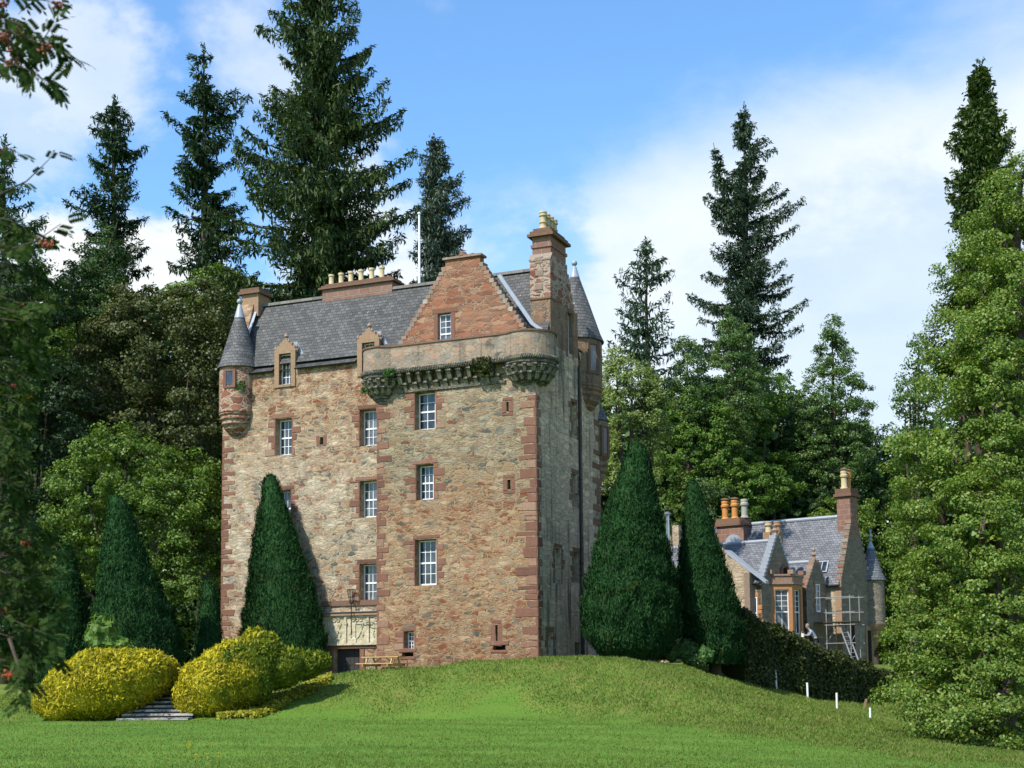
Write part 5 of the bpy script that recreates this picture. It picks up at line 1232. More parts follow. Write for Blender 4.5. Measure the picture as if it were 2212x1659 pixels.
def topiary(name, label, Y, prof, mat=lYew, leaf=.19, cover=2.2, cat='yew', lump=.062, trunk_px=None, group=None, dy=0., seed=3, dk=1., sk=0.):
    """clipped cone: rows of (pixel height, left edge, right edge); dense upright sprigs over a solid core"""
    rng = np.random.default_rng(seed); P = sorted(prof, key=lambda p: -p[0]); cx = (P[0][1] + P[0][2]) / 2
    zs = np.array([at(cx, p[0], Y)[2] for p in P]); xl = np.array([at(p[1], p[0], Y)[0] for p in P]); xr = np.array([at(p[2], p[0], Y)[0] for p in P])
    x0 = at(cx, P[0][0], Y)[0]; g = float(ground(x0, Y)); root = np.array((x0, Y, g)); o = empty(name, root); tag(o, label, cat, group)
    def surf(z, a, k=1.):
        l, r = np.interp(z, zs, xl), np.interp(z, zs, xr); c, h = (l + r) / 2, (r - l) / 2
        w = 1 + lump * (np.sin(a * 5 + z * 1.1) * .5 + np.sin(a * 11 - z * 3.) * .4 + np.sin(z * 5.2 + a * 2) * .55 + np.sin(a * 23 + z * 1.3) * .3)
        return np.stack([c + h * np.cos(a) * w * k, Y + h * np.sin(a) * w * k * dk - sk * h * np.cos(a) * w * k, z], -1)
    area = np.sum(np.pi * (xr - xl)[:-1] * np.abs(np.diff(zs))); n = int(area * cover / (leaf ** 2 * .16))
    wgt = (xr - xl)[:-1] * np.abs(np.diff(zs)); i = rng.choice(len(wgt), n, p=wgt / wgt.sum()); q = rng.random(n); z = zs[i] * (1 - q) + zs[i + 1] * q; a = rng.uniform(0, 2 * np.pi, n)
    c = surf(z, a, 1.) ; cc = np.interp(z, zs, (xl + xr) / 2); out = unit(np.stack([c[:, 0] - cc, c[:, 1] - Y, np.zeros(n)], -1))
    c -= out * (rng.random(n)[:, None] ** 1.3 * leaf * 1.0); c += rng.normal(0, leaf * .16, (n, 3))
    st = rng.random(n) < .03; c[st] += (out[st] + np.array((0, 0, .6))) * rng.uniform(.03, .16, (st.sum(), 1)); al = unit(np.array((0, 0, 1.)) + out * .45 + rng.normal(0, .22, (n, 3))); nn = unit(out * .8 + rng.normal(0, .5, (n, 3)) + np.array((0, 0, .15)))
    V = leaf_quads(c - root, nn, leaf * rng.uniform(.6, 1.45, n), .2, .08, al)
    # solid inner growth
    Z = np.linspace(zs[0], zs[-1] - .1, 26); A_ = np.linspace(0, 2 * np.pi, 37); grid = np.array([[surf(np.array(z), np.array(a), .93 - .02 / max(.2, .5)) for a in A_] for z in Z]) - root
    core = np.stack([grid[:-1, :-1], grid[:-1, 1:], grid[1:, 1:], grid[1:, :-1]], 2).reshape(-1, 4, 3)
    quads_mesh('crown', np.concatenate([V, core]), mat, o)
    m = MB(); m.tube([(0, 0, -.3), (0, 0, zs[0] - g + .8)], [.3, .24], 9); m.build('trunk', mBark, o, True); return o


def shrub(name, label, Y, blobs, mat, leaf=.24, cover=1.1, cat='shrub', seed=5, aspect=.32, spike=.9, lumpy=.06, group=None, lowcut=True, tops=.35):
    rng = np.random.default_rng(seed); B = blob_world(blobs, Y); x = np.mean([b[0][0] for b in B]); g = float(ground(x, Y)); root = np.array((x, Y, g)); o = empty(name, root); tag(o, label, cat, group)
    V = []
    for c, r in B:
        area = 4 * math.pi * ((r[0] * r[1]) ** 1.6 / 3 + (r[0] * r[2]) ** 1.6 / 3 + (r[1] * r[2]) ** 1.6 / 3) ** (1 / 1.6); n = int(area * cover / (leaf ** 2 * .16))
        d = unit(rng.normal(0, 1, (n, 3))); w = 1 + lumpy * (np.sin(d[:, 0] * 7 + c[0]) + np.sin(d[:, 2] * 8 - d[:, 1] * 5 + c[1]) * .8 + .5 * np.sin(d[:, 0] * 17 + d[:, 2] * 13) + 1.1 * np.sin(d[:, 0] * 26 + c[2]) * np.sin(d[:, 2] * 24 + d[:, 1] * 19))
        p = c + d * r * w[:, None]; keep = np.ones(n, bool)
        for c2, r2 in B:
            if c2 is not c: keep &= np.linalg.norm((p - c2) / r2, axis=1) > .93
        keep &= p[:, 2] > ground(p[:, 0], p[:, 1]) - .05
        p, d = p[keep], d[keep]; n = len(p); out = unit(d / r); tall = np.clip(out[:, 2], 0, 1)
        al = unit(out * .7 + np.array((0, 0, 1.)) * spike + rng.normal(0, .4, (n, 3))); nn = unit(out * .7 + rng.normal(0, .55, (n, 3)))
        sz = leaf * rng.uniform(.6, 1.3, n) * (1 + tops * tall * (rng.random(n) < .4) * 2)
        V.append(leaf_quads(p - out * (rng.random((n, 1)) * leaf * .8) + al * (sz * .25)[:, None] - root, nn, sz, aspect, .08, al))
        T = np.linspace(0, np.pi, 15); A_ = np.linspace(0, 2 * np.pi, 25); gr = np.array([[(math.sin(t) * math.cos(a), math.sin(t) * math.sin(a), math.cos(t)) for a in A_] for t in T])
        w = 1 + lumpy * (np.sin(gr[..., 0] * 7 + c[0]) + np.sin(gr[..., 2] * 8 - gr[..., 1] * 5 + c[1]) * .8); gr = c + gr * r * (w * .94)[..., None] - root
        V.append(np.stack([gr[:-1, :-1], gr[1:, :-1], gr[1:, 1:], gr[:-1, 1:]], 2).reshape(-1, 4, 3))
    quads_mesh('foliage', np.concatenate(V), mat, o); return o


def build_conifers():
    conifer('conifer', 'tallest dark fir, its top cut off by the frame edge, behind the six-pot chimney', (690, -70), 690, 86, [(-60, 640, 730), (40, 590, 800), (110, 560, 830), (200, 600, 800), (280, 560, 860), (330, 535, 885), (400, 510, 890), (440, 480, 850), (500, 470, 885), (560, 470, 860), (640, 480, 840), (720, 500, 800), (900, 550, 780)], lFirG, nb=(4, 6), step=.5, dens=11, droop=.30, thick=1.1, spray=(.55, 1.1), gap=.12, hang=.4, group='tall conifers behind the castle')
    conifer('conifer', 'second tallest dark fir with a bare leader, standing left of the tallest fir', (440, 92), 455, 92, [(110, 425, 465), (160, 400, 480), (190, 425, 460), (210, 370, 500), (235, 400, 530), (290, 330, 510), (350, 380, 500), (400, 370, 520), (480, 360, 520), (560, 380, 540), (700, 350, 560), (900, 380, 560)], lFir, gap=.3, nb=(4, 6), dens=10, spray=(.55, 1.05), group='tall conifers behind the castle')
    conifer('conifer', 'dark slender fir with long side limbs left of the bare-leader fir', (247, 206), 250, 94, [(215, 243, 255), (270, 205, 285), (310, 185, 300), (345, 190, 305), (400, 205, 270), (440, 160, 330), (470, 130, 310), (520, 190, 300), (590, 170, 335), (680, 150, 330), (850, 180, 330)], lFir, gap=.28, nb=(4, 6), dens=10, spray=(.5, 1.), group='tall conifers behind the castle')
    conifer('conifer', 'blue-grey spruce with a forked top behind the flagpole', (938, 292), 955, 84, [(300, 930, 955), (345, 905, 965), (400, 905, 990), (440, 915, 1015), (480, 890, 1030), (530, 890, 1025), (580, 880, 1010), (640, 870, 1010), (800, 880, 1010)], lSpruce, nb=(5, 7), step=.4, dens=13, droop=.45, spray=(.4, .8), gap=.05, group='tall conifers behind the castle')
    conifer('conifer', 'tall twin-topped fir against the white cloud right of the castle', (1608, 226), 1612, 110, [(240, 1600, 1622), (280, 1585, 1640), (330, 1570, 1665), (380, 1540, 1680), (440, 1530, 1720), (470, 1510, 1715), (510, 1560, 1740), (560, 1530, 1640), (610, 1470, 1690), (670, 1480, 1735), (720, 1460, 1765), (780, 1480, 1720), (850, 1500, 1700), (1000, 1520, 1690)], lLarchDark, nb=(4, 6), step=.5, dens=10, spray=(.5, 1.), gap=.25, tops=[(1541, 308, 1572, 470, 34)], group='tall conifers right of the castle')
    conifer('conifer', 'sparse grey-green conifer with open top beside the right-hand turret', (1395, 515), 1400, 84, [(530, 1375, 1420), (580, 1345, 1440), (610, 1335, 1465), (650, 1325, 1455), (690, 1340, 1450), (740, 1320, 1470), (800, 1330, 1470), (950, 1350, 1450)], lLarch, nb=(4, 5), step=.6, dens=8, droop=.1, rise=.35, gap=.15, spray=(.45, .9), group='tall conifers right of the castle')
    conifer('conifer', 'pale feathery conifer behind the rowan at the left frame edge', (10, 290), 15, 80, [(310, 0, 25), (380, -25, 45), (440, -40, 70), (500, -60, 95), (580, -70, 105), (660, -80, 110), (760, -90, 110), (900, -90, 110)], lLarch, nb=(3, 5), step=.5, dens=10, gap=.15, spray=(.45, .8), group='tall conifers behind the castle')
    conifer('redwood', 'narrow dense redwood spire rising behind the lime on the right', (2115, 130), 2118, 70, [(145, 2105, 2122), (190, 2092, 2140), (240, 2078, 2150), (290, 2070, 2180), (330, 2055, 2180), (380, 2055, 2185), (430, 2055, 2190), (480, 2055, 2190), (560, 2060, 2190), (800, 2070, 2190)], lRedwood, 'redwood', wh=1., step=.28, nb=(7, 9), dens=18, droop=.25, spray=(.35, .65), aspect=.4, gap=0., hang=.15)


lLarchDark = leafmat('dark_twin_fir_needles', [(.018, .040, .024), (.032, .062, .034), (.055, .09, .045), (.08, .11, .055)], .12, .2)
build_conifers()


def build_broadleaf():
    T = tree
    T('tree', 'broad olive-brown tree with pale twigs behind the left turret', 'tree', 82, 330, [(330, 760, 150, 120), (430, 680, 90, 75, -1), (250, 820, 110, 110, 1), (430, 830, 100, 130), (200, 930, 90, 100), (360, 930, 140, 90, -1), (300, 680, 80, 60)], lBrown, .32, .65, .8, seed=1)
    T('tree', 'yellow-green treetop between the dark firs above the brown tree', 'tree', 88, 470, [(470, 620, 60, 50), (420, 660, 60, 60), (180, 690, 70, 60), (150, 740, 60, 60)], lRound, .32, .6, .7, seed=2)
    T('poplar', 'dark green ivy-clad poplar in front of the slender fir on the left', 'poplar', 84, 225, [(225, 560, 55, 75), (215, 640, 60, 80), (235, 720, 60, 90), (160, 640, 35, 70)], lDarkG, .30, .7, .6, seed=3)
    T('tree', 'rounded bright green tree behind the large left yew', 'tree', 72, 300, [(270, 1010, 120, 85), (380, 1050, 95, 90), (190, 1080, 90, 90), (300, 1130, 150, 110), (420, 1150, 60, 110), (160, 1180, 70, 90), (400, 1250, 80, 100), (130, 1230, 50, 80)], lRound, .27, .7, .62, seed=4)
    T('tree', 'dark ivy-covered tree with pale flecks at the left edge', 'tree', 78, 60, [(60, 680, 80, 110), (20, 800, 100, 120), (100, 900, 90, 130), (50, 1000, 110, 130), (130, 1080, 80, 100), (40, 1150, 100, 130), (60, 1290, 110, 120), (170, 1330, 80, 100)], lDark, .32, .6, .8, seed=5)
    T('maple', 'pale flowering maple crowded against the right-hand turret', 'maple', 82, 1370, [(1365, 830, 60, 55), (1390, 880, 55, 60), (1330, 860, 30, 90), (1400, 930, 40, 45), (1330, 780, 30, 30), (1340, 1020, 50, 70), (1390, 1060, 45, 50)], lPale, .3, .65, .55, seed=6, aspect=.45)
    T('poplar', 'leftmost of the glossy poplars beneath the twin-topped fir', 'poplar', 100, 1485, [(1485, 790, 32, 60), (1480, 850, 40, 70), (1500, 920, 40, 70)], lPoplar, .26, .55, .5, seed=7, group='glossy poplars right of the castle', up=.1)
    T('poplar', 'middle glossy poplar with two points beneath the twin-topped fir', 'poplar', 101, 1580, [(1580, 730, 24, 60), (1570, 800, 42, 70), (1610, 770, 24, 60), (1590, 880, 60, 80), (1560, 940, 60, 60)], lPoplar, .26, .55, .5, seed=8, group='glossy poplars right of the castle', up=.1)
    T('poplar', 'tall glossy poplar with a sharp tip, tallest above the lower house', 'poplar', 104, 1800, [(1798, 715, 18, 45), (1800, 775, 36, 60), (1795, 850, 58, 70), (1830, 880, 50, 70), (1760, 910, 50, 80), (1840, 960, 55, 70), (1800, 1000, 70, 80)], lPoplar, .27, .6, .55, seed=9, group='glossy poplars right of the castle', up=.1)
    T('poplar', 'thin grey poplar half hidden by the lime, rightmost of the poplars', 'poplar', 80, 1975, [(1985, 780, 22, 60), (1965, 850, 30, 60), (1955, 920, 32, 60), (2000, 880, 30, 80)], lPoplar, .27, .42, .5, seed=10, group='glossy poplars right of the castle', up=.1)
    T('maple', 'layered dark maple in the middle of the right wood', 'maple', 100, 1480, [(1480, 870, 60, 45), (1520, 920, 70, 50), (1470, 980, 70, 60), (1550, 990, 60, 60), (1600, 1060, 70, 60), (1510, 1070, 60, 60)], lMaple, .28, .65, .55, seed=11)
    T('tree', 'broad dark tree above the lower house ridge', 'tree', 106, 1720, [(1700, 930, 70, 60), (1740, 980, 90, 80), (1660, 1000, 80, 80), (1790, 1050, 90, 80), (1700, 1080, 100, 70), (1850, 1080, 70, 80), (1890, 1010, 60, 80)], lDarkG, .32, .6, .75, seed=12)
    T('tree', 'mid green tree beside the middle poplars', 'tree', 103, 1620, [(1620, 900, 50, 60), (1660, 850, 40, 50), (1640, 1050, 60, 70), (1690, 1030, 50, 50)], lMaple, .28, .6, .6, seed=13)
    T('tree', 'pale green tree between the two right-hand yews', 'tree', 99, 1535, [(1530, 1060, 45, 45), (1560, 1110, 45, 45), (1510, 1110, 40, 40), (1440, 1125, 25, 28), (1420, 1150, 30, 30)], lPale2, .27, .65, .5, seed=14)
    T('tree', 'sunlit green tree behind the tall chimney of the lower house', 'tree', 102, 1890, [(1880, 1160, 90, 75), (1810, 1140, 60, 60), (1940, 1220, 60, 80), (1870, 1250, 80, 90), (1950, 1320, 60, 90), (1960, 1400, 70, 60)], lRound, .3, .65, .7, seed=15)
    # big lime on the right, sweeping to the ground
    T('lime', 'huge lime with branches sweeping to the grass at the right edge', 'lime tree', 50, 2190, [
        (2200, 430, 70, 95), (2170, 520, 90, 80), (2120, 600, 85, 70), (2210, 620, 90, 90, -2), (2090, 680, 70, 55), (2160, 730, 110, 90, -2), (2060, 740, 60, 60), (2070, 840, 70, 70), (2160, 860, 110, 100, -3),
        (1985, 990, 75, 65), (2060, 960, 90, 80, -2), (2150, 1000, 110, 110, -3), (2030, 1090, 90, 80, -2), (2120, 1150, 120, 110, -4), (2010, 1180, 80, 75, -1), (2060, 1270, 110, 90, -3), (2170, 1300, 110, 120, -5),
        (2000, 1300, 60, 70, -1), (2020, 1390, 90, 80, -3), (2120, 1420, 120, 100, -5), (2060, 1500, 110, 70, -5), (2180, 1510, 90, 100, -6), (1985, 1460, 60, 45, -3), (2100, 1570, 110, 45, -6), (2010, 1545, 60, 45, -5), (1935, 1500, 45, 22, -4), (2280, 800, 120, 150), (2290, 1100, 120, 150), (2280, 1400, 120, 150), (2250, 540, 80, 120), (2190, 1560, 70, 50, -7)], lLime, .165, .58, .56, trunk=.6, seed=16, aspect=.75)


lDarkG = leafmat('mid_dark_leaves', [(.020, .048, .013), (.036, .078, .018), (.058, .108, .026), (.085, .135, .036)], .25)
lPale2 = leafmat('pale_green_leaves', [(.05, .095, .03), (.08, .135, .045), (.12, .17, .06)], .35)
build_broadleaf()

# dark wood closing the view behind the named trees
def build_wood():
    rng = np.random.default_rng(9); xs = [-300, -100, 100, 330, 480, 900, 1000, 1300, 1450, 1720, 1850, 1930, 2000, 2300, 2600]; ys = [560, 590, 640, 665, 650, 680, 740, 860, 860, 850, 960, 1000, 960, 760, 700]
    B = []
    for Yr, dz in ((108., 60), (116., 30), (126., 0)):
        for px in np.arange(-300, 2620, 62):
            px = px + rng.uniform(-25, 25); tp = np.interp(px, xs, ys) + dz + rng.uniform(-25, 25); py = tp + 60
            while py < 1500: r = rng.uniform(75, 105); B += blob_world([(px + rng.uniform(-20, 20), py, r, r * .85)], Yr + rng.uniform(-3, 3)); py += r * 1.25
    P, nn = [], []
    for b in B:
        c, q = crown_sample([b], .62, .55, 1.1, rng, .8); k = c[:, 1] < b[0][1] + 1.; P.append(c[k]); nn.append(q[k])
    P, nn = np.concatenate(P), np.concatenate(nn)
    tag(quads_mesh('wood', leaf_quads(P, nn, rng.uniform(.45, .85, len(P)), .65), lDarkG), 'dark mass of woodland behind the castle', 'woodland', None, 'stuff')
build_wood()


def build_yews():
    tp = topiary
    tp('yew', 'clipped dark yew cone touching the castle front, tallest of the left yews', 67.85, [(1025, 575, 592), (1040, 566, 603), (1080, 560, 615), (1120, 550, 632), (1180, 540, 650), (1230, 532, 668), (1290, 524, 688), (1340, 517, 700), (1380, 513, 710), (1420, 512, 713), (1450, 530, 700)], group='clipped yews', seed=21, dk=.42, sk=.43)
    tp('yew', 'large dim clipped yew behind the left golden bush', 62., [(1070, 240, 262), (1090, 233, 278), (1150, 225, 298), (1220, 216, 325), (1280, 208, 352), (1340, 200, 380), (1400, 192, 398), (1440, 195, 400)], group='clipped yews', seed=22)
    tp('yew', 'smaller dim yew cone at the far left beyond the rowan', 64., [(1175, 135, 150), (1200, 128, 162), (1260, 112, 175), (1330, 98, 190), (1400, 88, 200), (1480, 85, 205)], group='clipped yews', seed=23)
    tp('yew', 'narrow yew sliver in shadow beside the castle left corner', 66., [(1255, 440, 456), (1290, 434, 472), (1350, 425, 478), (1440, 418, 485)], group='clipped yews', seed=24)
    tp('yew', 'massive clipped yew cone at the right corner of the castle', 62.6, [(958, 1365, 1388), (980, 1352, 1402), (1030, 1335, 1412), (1090, 1312, 1424), (1150, 1292, 1436), (1210, 1275, 1452), (1270, 1262, 1466), (1320, 1258, 1474), (1370, 1264, 1470), (1400, 1280, 1455), (1425, 1310, 1430)], group='clipped yews', seed=25)
    tp('yew', 'slimmer clipped yew cone in front of the lower house', 64.4, [(1036, 1488, 1502), (1060, 1484, 1515), (1120, 1478, 1535), (1180, 1468, 1555), (1240, 1460, 1575), (1300, 1458, 1595), (1350, 1462, 1606), (1400, 1472, 1610), (1435, 1490, 1600)], group='clipped yews', seed=26)
build_yews()


def build_shrubs():
    shrub('golden_shrub', 'yellow clipped shrub on the left of the stone steps', 52.3, [(150, 1516, 76, 52), (185, 1494, 92, 66), (225, 1478, 98, 72, .2), (265, 1467, 92, 62, .4), (300, 1460, 78, 54, .8), (340, 1458, 52, 40, 1.4)], lGold, lumpy=.03, leaf=.13, cover=1.5, group='golden yews by the steps', seed=31, tops=.6)
    shrub('golden_shrub', 'yellow and green clipped shrub right of the steps, stretching towards the door', 53., [(434, 1508, 60, 50), (465, 1485, 76, 70), (510, 1462, 84, 76, .4), (556, 1424, 54, 62, .9), (588, 1444, 72, 48, 1.2), (640, 1440, 60, 32, 1.8), (684, 1432, 32, 22, 2.4)], lGoldR, lumpy=.03, leaf=.13, cover=1.5, group='golden yews by the steps', seed=32, tops=.6)
    shrub('weed_clump', 'low green weed clump at the foot of the left golden shrub', 52., [(140, 1567, 34, 8), (115, 1570, 22, 6)], lWeed, .12, .8, 'plant', 33, .6, .2, .1)
    shrub('leafy_shrub', 'small bright leafy shrub under the slimmer right-hand yew', 62.5, [(1520, 1415, 20, 20), (1510, 1425, 16, 14)], lWeed, .2, .6, 'shrub', 34, .3, .2, .15)
    shrub('low_shrub', 'low dark shrub between the two right-hand yews', 62.5, [(1480, 1405, 26, 20), (1500, 1425, 24, 14), (1448, 1408, 30, 22)], lDarkG, .16, .8, 'shrub', 35, .5, .3, .1)
    shrub('leafy_shrub', 'feathery green shrub behind the left golden shrub', 57.5, [(220, 1375, 30, 40), (250, 1400, 36, 24)], lMaple, .28, .7, 'shrub', 36, .22, .8, .15)
    # clipped hedge running down the slope
    rng = np.random.default_rng(41); top = [(1578, 1318, 66.3), (1620, 1345, 67.4), (1670, 1360, 68.8), (1700, 1375, 69.6), (1740, 1400, 70.8), (1780, 1412, 72.1), (1830, 1430, 74), (1880, 1450, 76), (1940, 1468, 78.6), (2010, 1490, 82)]
    P = np.array([at(*t) for t in top]); L = np.concatenate([[0], np.cumsum(np.linalg.norm(np.diff(P[:, :2], axis=0), axis=1))]); W_ = 1.5
    def pos(s, a, q):       # s along, a in [-1,1] across, q height 0..1
        c = np.stack([np.interp(s, L, P[:, k]) for k in range(3)], -1); d = unit(np.stack([np.interp(s + .3, L, P[:, k]) - np.interp(s - .3, L, P[:, k]) for k in range(2)] + [np.zeros_like(s)], -1)); n = np.stack([d[:, 1], -d[:, 0], np.zeros_like(s)], -1)
        xy = c + n * (a * W_ / 2)[:, None]; g = ground(xy[:, 0], xy[:, 1]) - .2; w = 1 + .08 * np.sin(s * 1.7) + .05 * np.sin(s * 4.1 + a * 2); xy = c + n * (a * W_ / 2 * w)[:, None]; hz = c[:, 2] + .1 * np.sin(s * 2.3) + .06 * np.sin(s * 6.1)
        xy[:, 2] = g + (hz - g) * q - .22 * np.abs(a) ** 4 * (q > .9); return xy, n
    n = 75000; s = rng.uniform(0, L[-1], n); kind = rng.choice(3, n, p=(.3, .5, .2)); a = np.where(kind == 0, rng.uniform(-1, 1, n), np.where(kind == 1, 1., -1.)); q = np.where(kind == 0, 1., rng.random(n))
    p, nr = pos(s, a, q); out = np.where((kind == 0)[:, None], np.array((0, 0, 1.)), nr * a[:, None]); p += out * rng.normal(0, .07, (n, 1)) + rng.normal(0, .05, (n, 3))
    root = P[0] * 1.; root[2] = float(ground(P[0][0], P[0][1])); V = leaf_quads(p - root, unit(out * .7 + rng.normal(0, .6, (n, 3)) + np.array((0, 0, .2))), rng.uniform(.10, .22, n), .6)
    ss = np.linspace(0, L[-1], 60); ring = [pos(ss, np.full(60, a * .93), np.full(60, q))[0] for a, q in ((1, 0), (1, .97), (-1, .97), (-1, 0))]; R4 = np.stack(ring, 1) - root
    core = [[R4[i, k], R4[i + 1, k], R4[i + 1, k + 1], R4[i, k + 1]] for i in range(59) for k in range(3)] + [[R4[0, k] for k in range(4)], [R4[-1, k] for k in range(4)]]
    o = quads_mesh('hedge', np.concatenate([V, np.array(core)]), lHedge); o.location = Vector(root); tag(o, 'dark clipped hedge stepping down the slope in front of the lower house', 'hedge')
    # golden ground cover along the foot of the right shrub
    px = np.interp(rng.random(5200), np.linspace(0, 1, 6), [470, 520, 570, 620, 670, 715]); py = np.interp(px, [470, 520, 570, 620, 670, 715], [1562, 1558, 1530, 1500, 1480, 1456]) + rng.normal(0, 5.5, len(px))
    Y = np.interp(px, [470, 560, 715], [51.5, 52.5, 57.5]) + rng.normal(0, .35, len(px)); x = (px - W / 2) / F * Y * 1.0; p = np.stack([x, Y, ground(x, Y) + rng.random(len(px)) * .22], -1)
    tag(quads_mesh('ground_cover', leaf_quads(p, unit(rng.normal(0, .6, (len(px), 3)) + np.array((0, -.2, .9))), rng.uniform(.10, .2, len(px)), .6), lCover), 'strip of yellow-green creeping ground cover below the right golden shrub', 'ground cover', None, 'stuff')
    # dandelions in the lawn
    m0 = plain('yellow_petals', (.55, .38, .01), .6)
    for (px, py) in ((407, 1618), (411, 1611), (440, 1612), (457, 1614), (448, 1640), (472, 1638), (424, 1642)):
        p = hit(px, py, 28.); Y = p[1]
        m = MB(); m.tube([(0, 0, 0), (0, 0, .10)], .006, 5)
        for k in range(9): a = k * .698; m.poly([(0, 0, .10), (.05 * math.cos(a - .3), .05 * math.sin(a - .3), .12), (.065 * math.cos(a), .065 * math.sin(a), .115), (.05 * math.cos(a + .3), .05 * math.sin(a + .3), .12)])
        o = m.build('dandelion', m0); o.location = (p[0], Y, float(ground(p[0], Y))); tag(o, 'tiny yellow dandelion flower in the mown lawn before the steps', 'flower', 'dandelions in the lawn')
build_shrubs()


def build_rowan():
    rng = np.random.default_rng(51); r0 = random.Random(5); base = np.array((-6.6, 11.5, float(ground(-6.6, 11.5)))); o = empty('rowan', base); tag(o, 'rowan with orange berries leaning in from the left frame edge', 'rowan')
    m = MB(); m.tube([(0, 0, -.2), (.05, 0, 1.2), (.2, -.1, 2.8), (.3, -.1, 4.6), (.45, 0, 6.2)], [.19, .16, .13, .09, .04], 9)
    # pinnate leaf: seven pairs of leaflets and a terminal one, along +x, length 1
    T = []
    for k in range(6):
        x = .22 + .115 * k
        for sg in (-1, 1): T.append(((x, 0, 0), (.16, .40 * sg, -.05), .40))
    T.append(((.88, 0, 0), (1., 0, -.1), .36))
    tpl = []
    for c, d, L in T:
        c = np.array(c); d = unit(np.array(d, float)); b = np.array((-d[1], d[0], 0)); tpl.append([c, c + d * L * .5 + b * .085, c + d * L * 1.0, c + d * L * .5 - b * .085])
    tpl.append([np.array(q) for q in ((0, .006, 0), (.9, .004, 0), (.9, -.004, 0), (0, -.006, 0))]); tpl = np.array(tpl)
    V, BP = [], []
    def leaf(p, d, L):
        d = unit(np.array(d)); u = unit(np.cross(np.cross(d, np.array((0, 0, 1.)) + rng.normal(0, .45, 3)), d)); s = np.cross(u, d); M = np.stack([d, s, u], 1)
        q = tpl.copy(); q[..., 2] -= .22 * q[..., 0] ** 2; V.append((q * L) @ M.T + p)
    def twig(pts, Y, nl, L=.155, berries=0, thick=.012, world=False):
        P = [np.array(p, float) for p in pts] if world else [at(px, py, Y + dy) for px, py, dy in pts]; t = np.linspace(0, 1, 24); i = np.linspace(0, 1, len(P)); C = np.stack([np.interp(t, i, [p[k] for p in P]) for k in range(3)], -1)
        m.tube([tuple(c - base) for c in C[::3]], [thick * (1.05 - .9 * q) for q in t[::3]], 5, False)
        for k in range(nl):
            q = .05 + .95 * (k + rng.random()) / nl; c = np.array([np.interp(q, t, C[:, j]) for j in range(3)]); d = C[min(23, int(q * 23) + 1)] - C[max(0, int(q * 23) - 1)]
            leaf(c, unit(d) * .55 + np.array((0, 0, -.15)) + rng.normal(0, .5, 3), L * rng.uniform(.75, 1.2))
        for k in range(berries):
            q = rng.uniform(.25, .95); BP.append(np.array([np.interp(q, t, C[:, j]) for j in range(3)]) + np.array((0, 0, -.05)) + rng.normal(0, .03, 3))
    E_ = -190
    # branch cluster in the upper left corner
    twig([(E_, -40, 1.), (-60, 10, .5), (60, 60, 0), (165, 130, 0)], 11., 34, berries=4); twig([(E_, 20, .5), (0, 60, .2), (90, 95, 0), (125, 30, -.2)], 10.6, 26, berries=2)
    twig([(E_, 60, .3), (-20, 120, .2), (60, 150, 0), (125, 190, 0)], 10.8, 28, berries=4); twig([(E_, -60, .3), (-30, -20, .1), (60, -5, 0), (150, 10, 0)], 11.2, 24, berries=2); twig([(E_, 0, 1), (-30, 60, .5), (40, 110, .2), (70, 170, .1)], 11.3, 34, berries=6)
    twig([(-100, 20, 1), (0, 30, .5), (50, 70, .2), (80, 120, .1)], 11.3, 32, berries=6)
    # slim shoots over the sky
    twig([(-150, 500, 1), (0, 420, .4), (60, 390, 0), (130, 320, 0)], 11., 9, .13); twig([(-160, 330, 1), (-40, 330, .5), (20, 320, .2), (48, 335, 0)], 10.5, 8, .13, 1); twig([(-160, 560, 1), (0, 545, .4), (80, 520, 0), (150, 470, 0)], 11., 12, .15, 1)
    # hanging foliage down the left edge
    for k in range(64):
        y = 470 + 25 * k * (1020 / 1600.); reach = np.interp(y, [470, 620, 800, 900, 1050, 1150, 1250, 1340, 1430, 1500], [60, 130, 120, 70, 60, 130, 135, 150, 105, 60]) * rng.uniform(.45, 1.1)
        twig([(E_ - 20, y - 60 + rng.normal(0, 20), 1.), (-60, y - 30, .4), (reach * .4, y - 10 + rng.normal(0, 12), .1), (reach, y + rng.normal(20, 16), 0)], rng.uniform(12., 16.5), 30, .16, int(rng.random() < .16), .009)
    twig([(20, 1380, .3), (40, 1440, .1), (48, 1490, 0), (45, 1525, 0)], 10.8, 12, .12, 1, .014)
    for k in range(46):      # the rest of the crown, outside the frame
        z = rng.uniform(1.6, 6.3); a = rng.uniform(.45, 1.75) * math.pi; L = rng.uniform(.8, 1.9); t0 = base + np.array((np.interp(z, [0, 2.8, 6.2], [0, .2, .45]), 0, z)); d = np.array((math.cos(a), math.sin(a), .25))
        twig([t0, t0 + d * L * .5, t0 + d * L - np.array((0, 0, .2))], 0, 20, .17, int(rng.random() < .4), .016, True)
    for k in range(5):
        q = rng.uniform(1.5, 5.5); m.tube([(np.interp(q, [0, 2.8, 6.2], [0, .2, .45]), 0, q), (.9, rng.uniform(-.8, .3), q + .5), (1.9, rng.uniform(-1, .2), q + .7)], [.05, .03, .012], 6)
    m.build('trunk', mBark, o, True); quads_mesh('crown', np.concatenate(V) - base, lRowan, o)
    # berry bunches
    ico = np.array([(0, 0, 1), (.894, 0, .447), (.276, .851, .447), (-.724, .526, .447), (-.724, -.526, .447), (.276, -.851, .447), (.724, .526, -.447), (-.276, .851, -.447), (-.894, 0, -.447), (-.276, -.851, -.447), (.724, -.526, -.447), (0, 0, -1)])
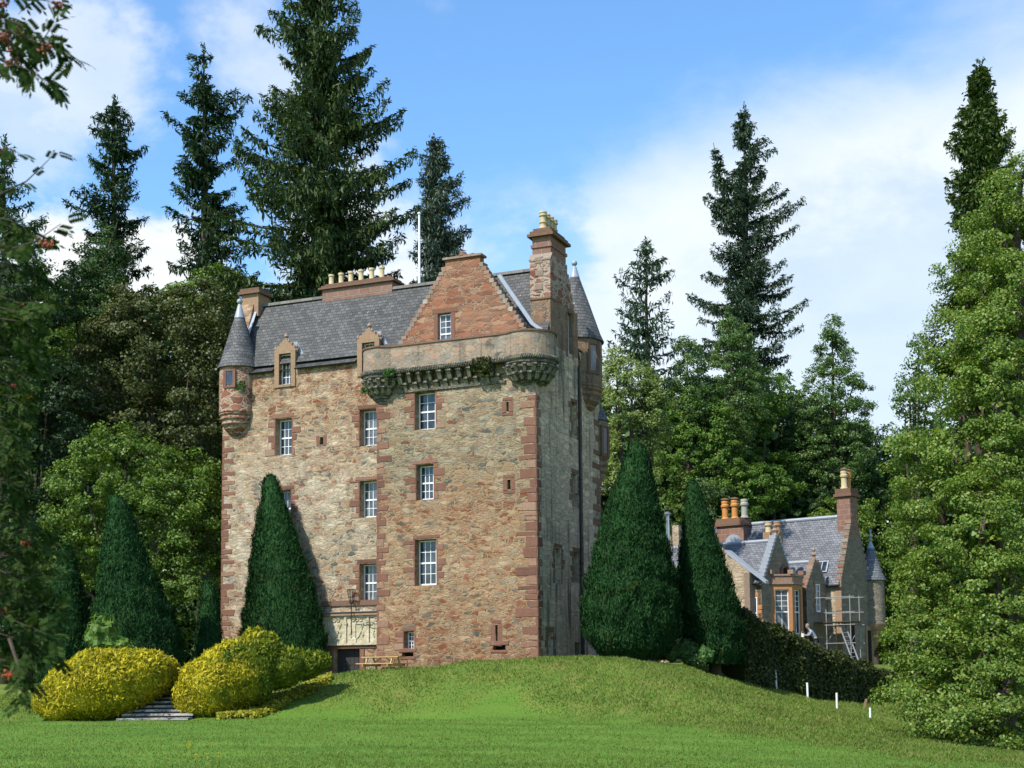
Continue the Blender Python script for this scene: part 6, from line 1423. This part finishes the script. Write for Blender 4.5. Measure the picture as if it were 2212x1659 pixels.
    fi = [(0, 1, 2), (0, 2, 3), (0, 3, 4), (0, 4, 5), (0, 5, 1), (1, 6, 2), (2, 7, 3), (3, 8, 4), (4, 9, 5), (5, 10, 1), (6, 7, 2), (7, 8, 3), (8, 9, 4), (9, 10, 5), (10, 6, 1), (11, 7, 6), (11, 8, 7), (11, 9, 8), (11, 10, 9), (11, 6, 10)]
    for p in BP[:90]:
        v, f = [], []
        for _ in range(26):
            b = len(v); c = p - base + rng.normal(0, 1, 3) * np.array((.022, .022, .016)); v += [tuple(c + q * .0115) for q in ico]; f += [(b + i, b + j, b + k) for i, j, k in fi]
        me = bpy.data.meshes.new('berry_bunch'); me.from_pydata(v, [], f); me.materials.append(mBerry); ob = bpy.data.objects.new('berry_bunch', me); COL.objects.link(ob); ob.parent = o
build_rowan()


def build_grass():
    rng = np.random.default_rng(61); n = 520000; Y = 27 + (80 - 27) * rng.random(n) ** 1.35; hw = Y * (W / 2) / F * 1.12; x = rng.uniform(-1, 1, n) * hw
    bk = bankmask(x, Y); keep = (rng.random(n) < .28 + .72 * bk) & ~((Y > 59.5) & (x < .5)) & ~((Y > 65) & (x < 8)); x, Y, bk = x[keep], Y[keep], bk[keep]; n = len(x); z = ground(x, Y)
    clump = .5 + .5 * np.sin(x * 2.1 + np.sin(Y * 1.7) * 2) * np.sin(Y * 2.6 + np.sin(x * 1.3)); h = (.035 + .02 * rng.random(n)) * (1 - bk) + bk * (.045 + .075 * rng.random(n) * (.4 + clump)); a = rng.uniform(0, 2 * np.pi, n); w = .012 + .012 * bk
    d = np.stack([np.cos(a), np.sin(a), np.zeros(n)], -1); ln = np.stack([rng.normal(0, .5, n), rng.normal(0, .5, n), np.ones(n)], -1) * h[:, None]; p = np.stack([x, Y, z], -1)
    V = np.stack([p - d * w[:, None], p + d * w[:, None], p + ln], 1)
    G = [(.070, .140, .020), (.105, .175, .026), (.145, .205, .038), (.23, .215, .07)]
    ml = leafmat('lawn_blades', G, .4, .15, .7); mb = leafmat('bank_blades', [(.080, .150, .020), (.12, .195, .030), (.165, .22, .045), (.26, .245, .085)], .4, .15, .7, .5, ([(.30, .24, .09), (.20, .22, .055), (.34, .27, .11)], .8, 0., .56, .72))
    k = bk < .5
    tag(quads_mesh('lawn_grass', V[k], ml, None, 3), 'short mown grass of the lawn', 'grass', None, 'stuff')
    tag(quads_mesh('bank_grass', V[~k], mb, None, 3), 'longer patchy grass on the bank of the mound', 'grass', None, 'stuff')
build_grass()
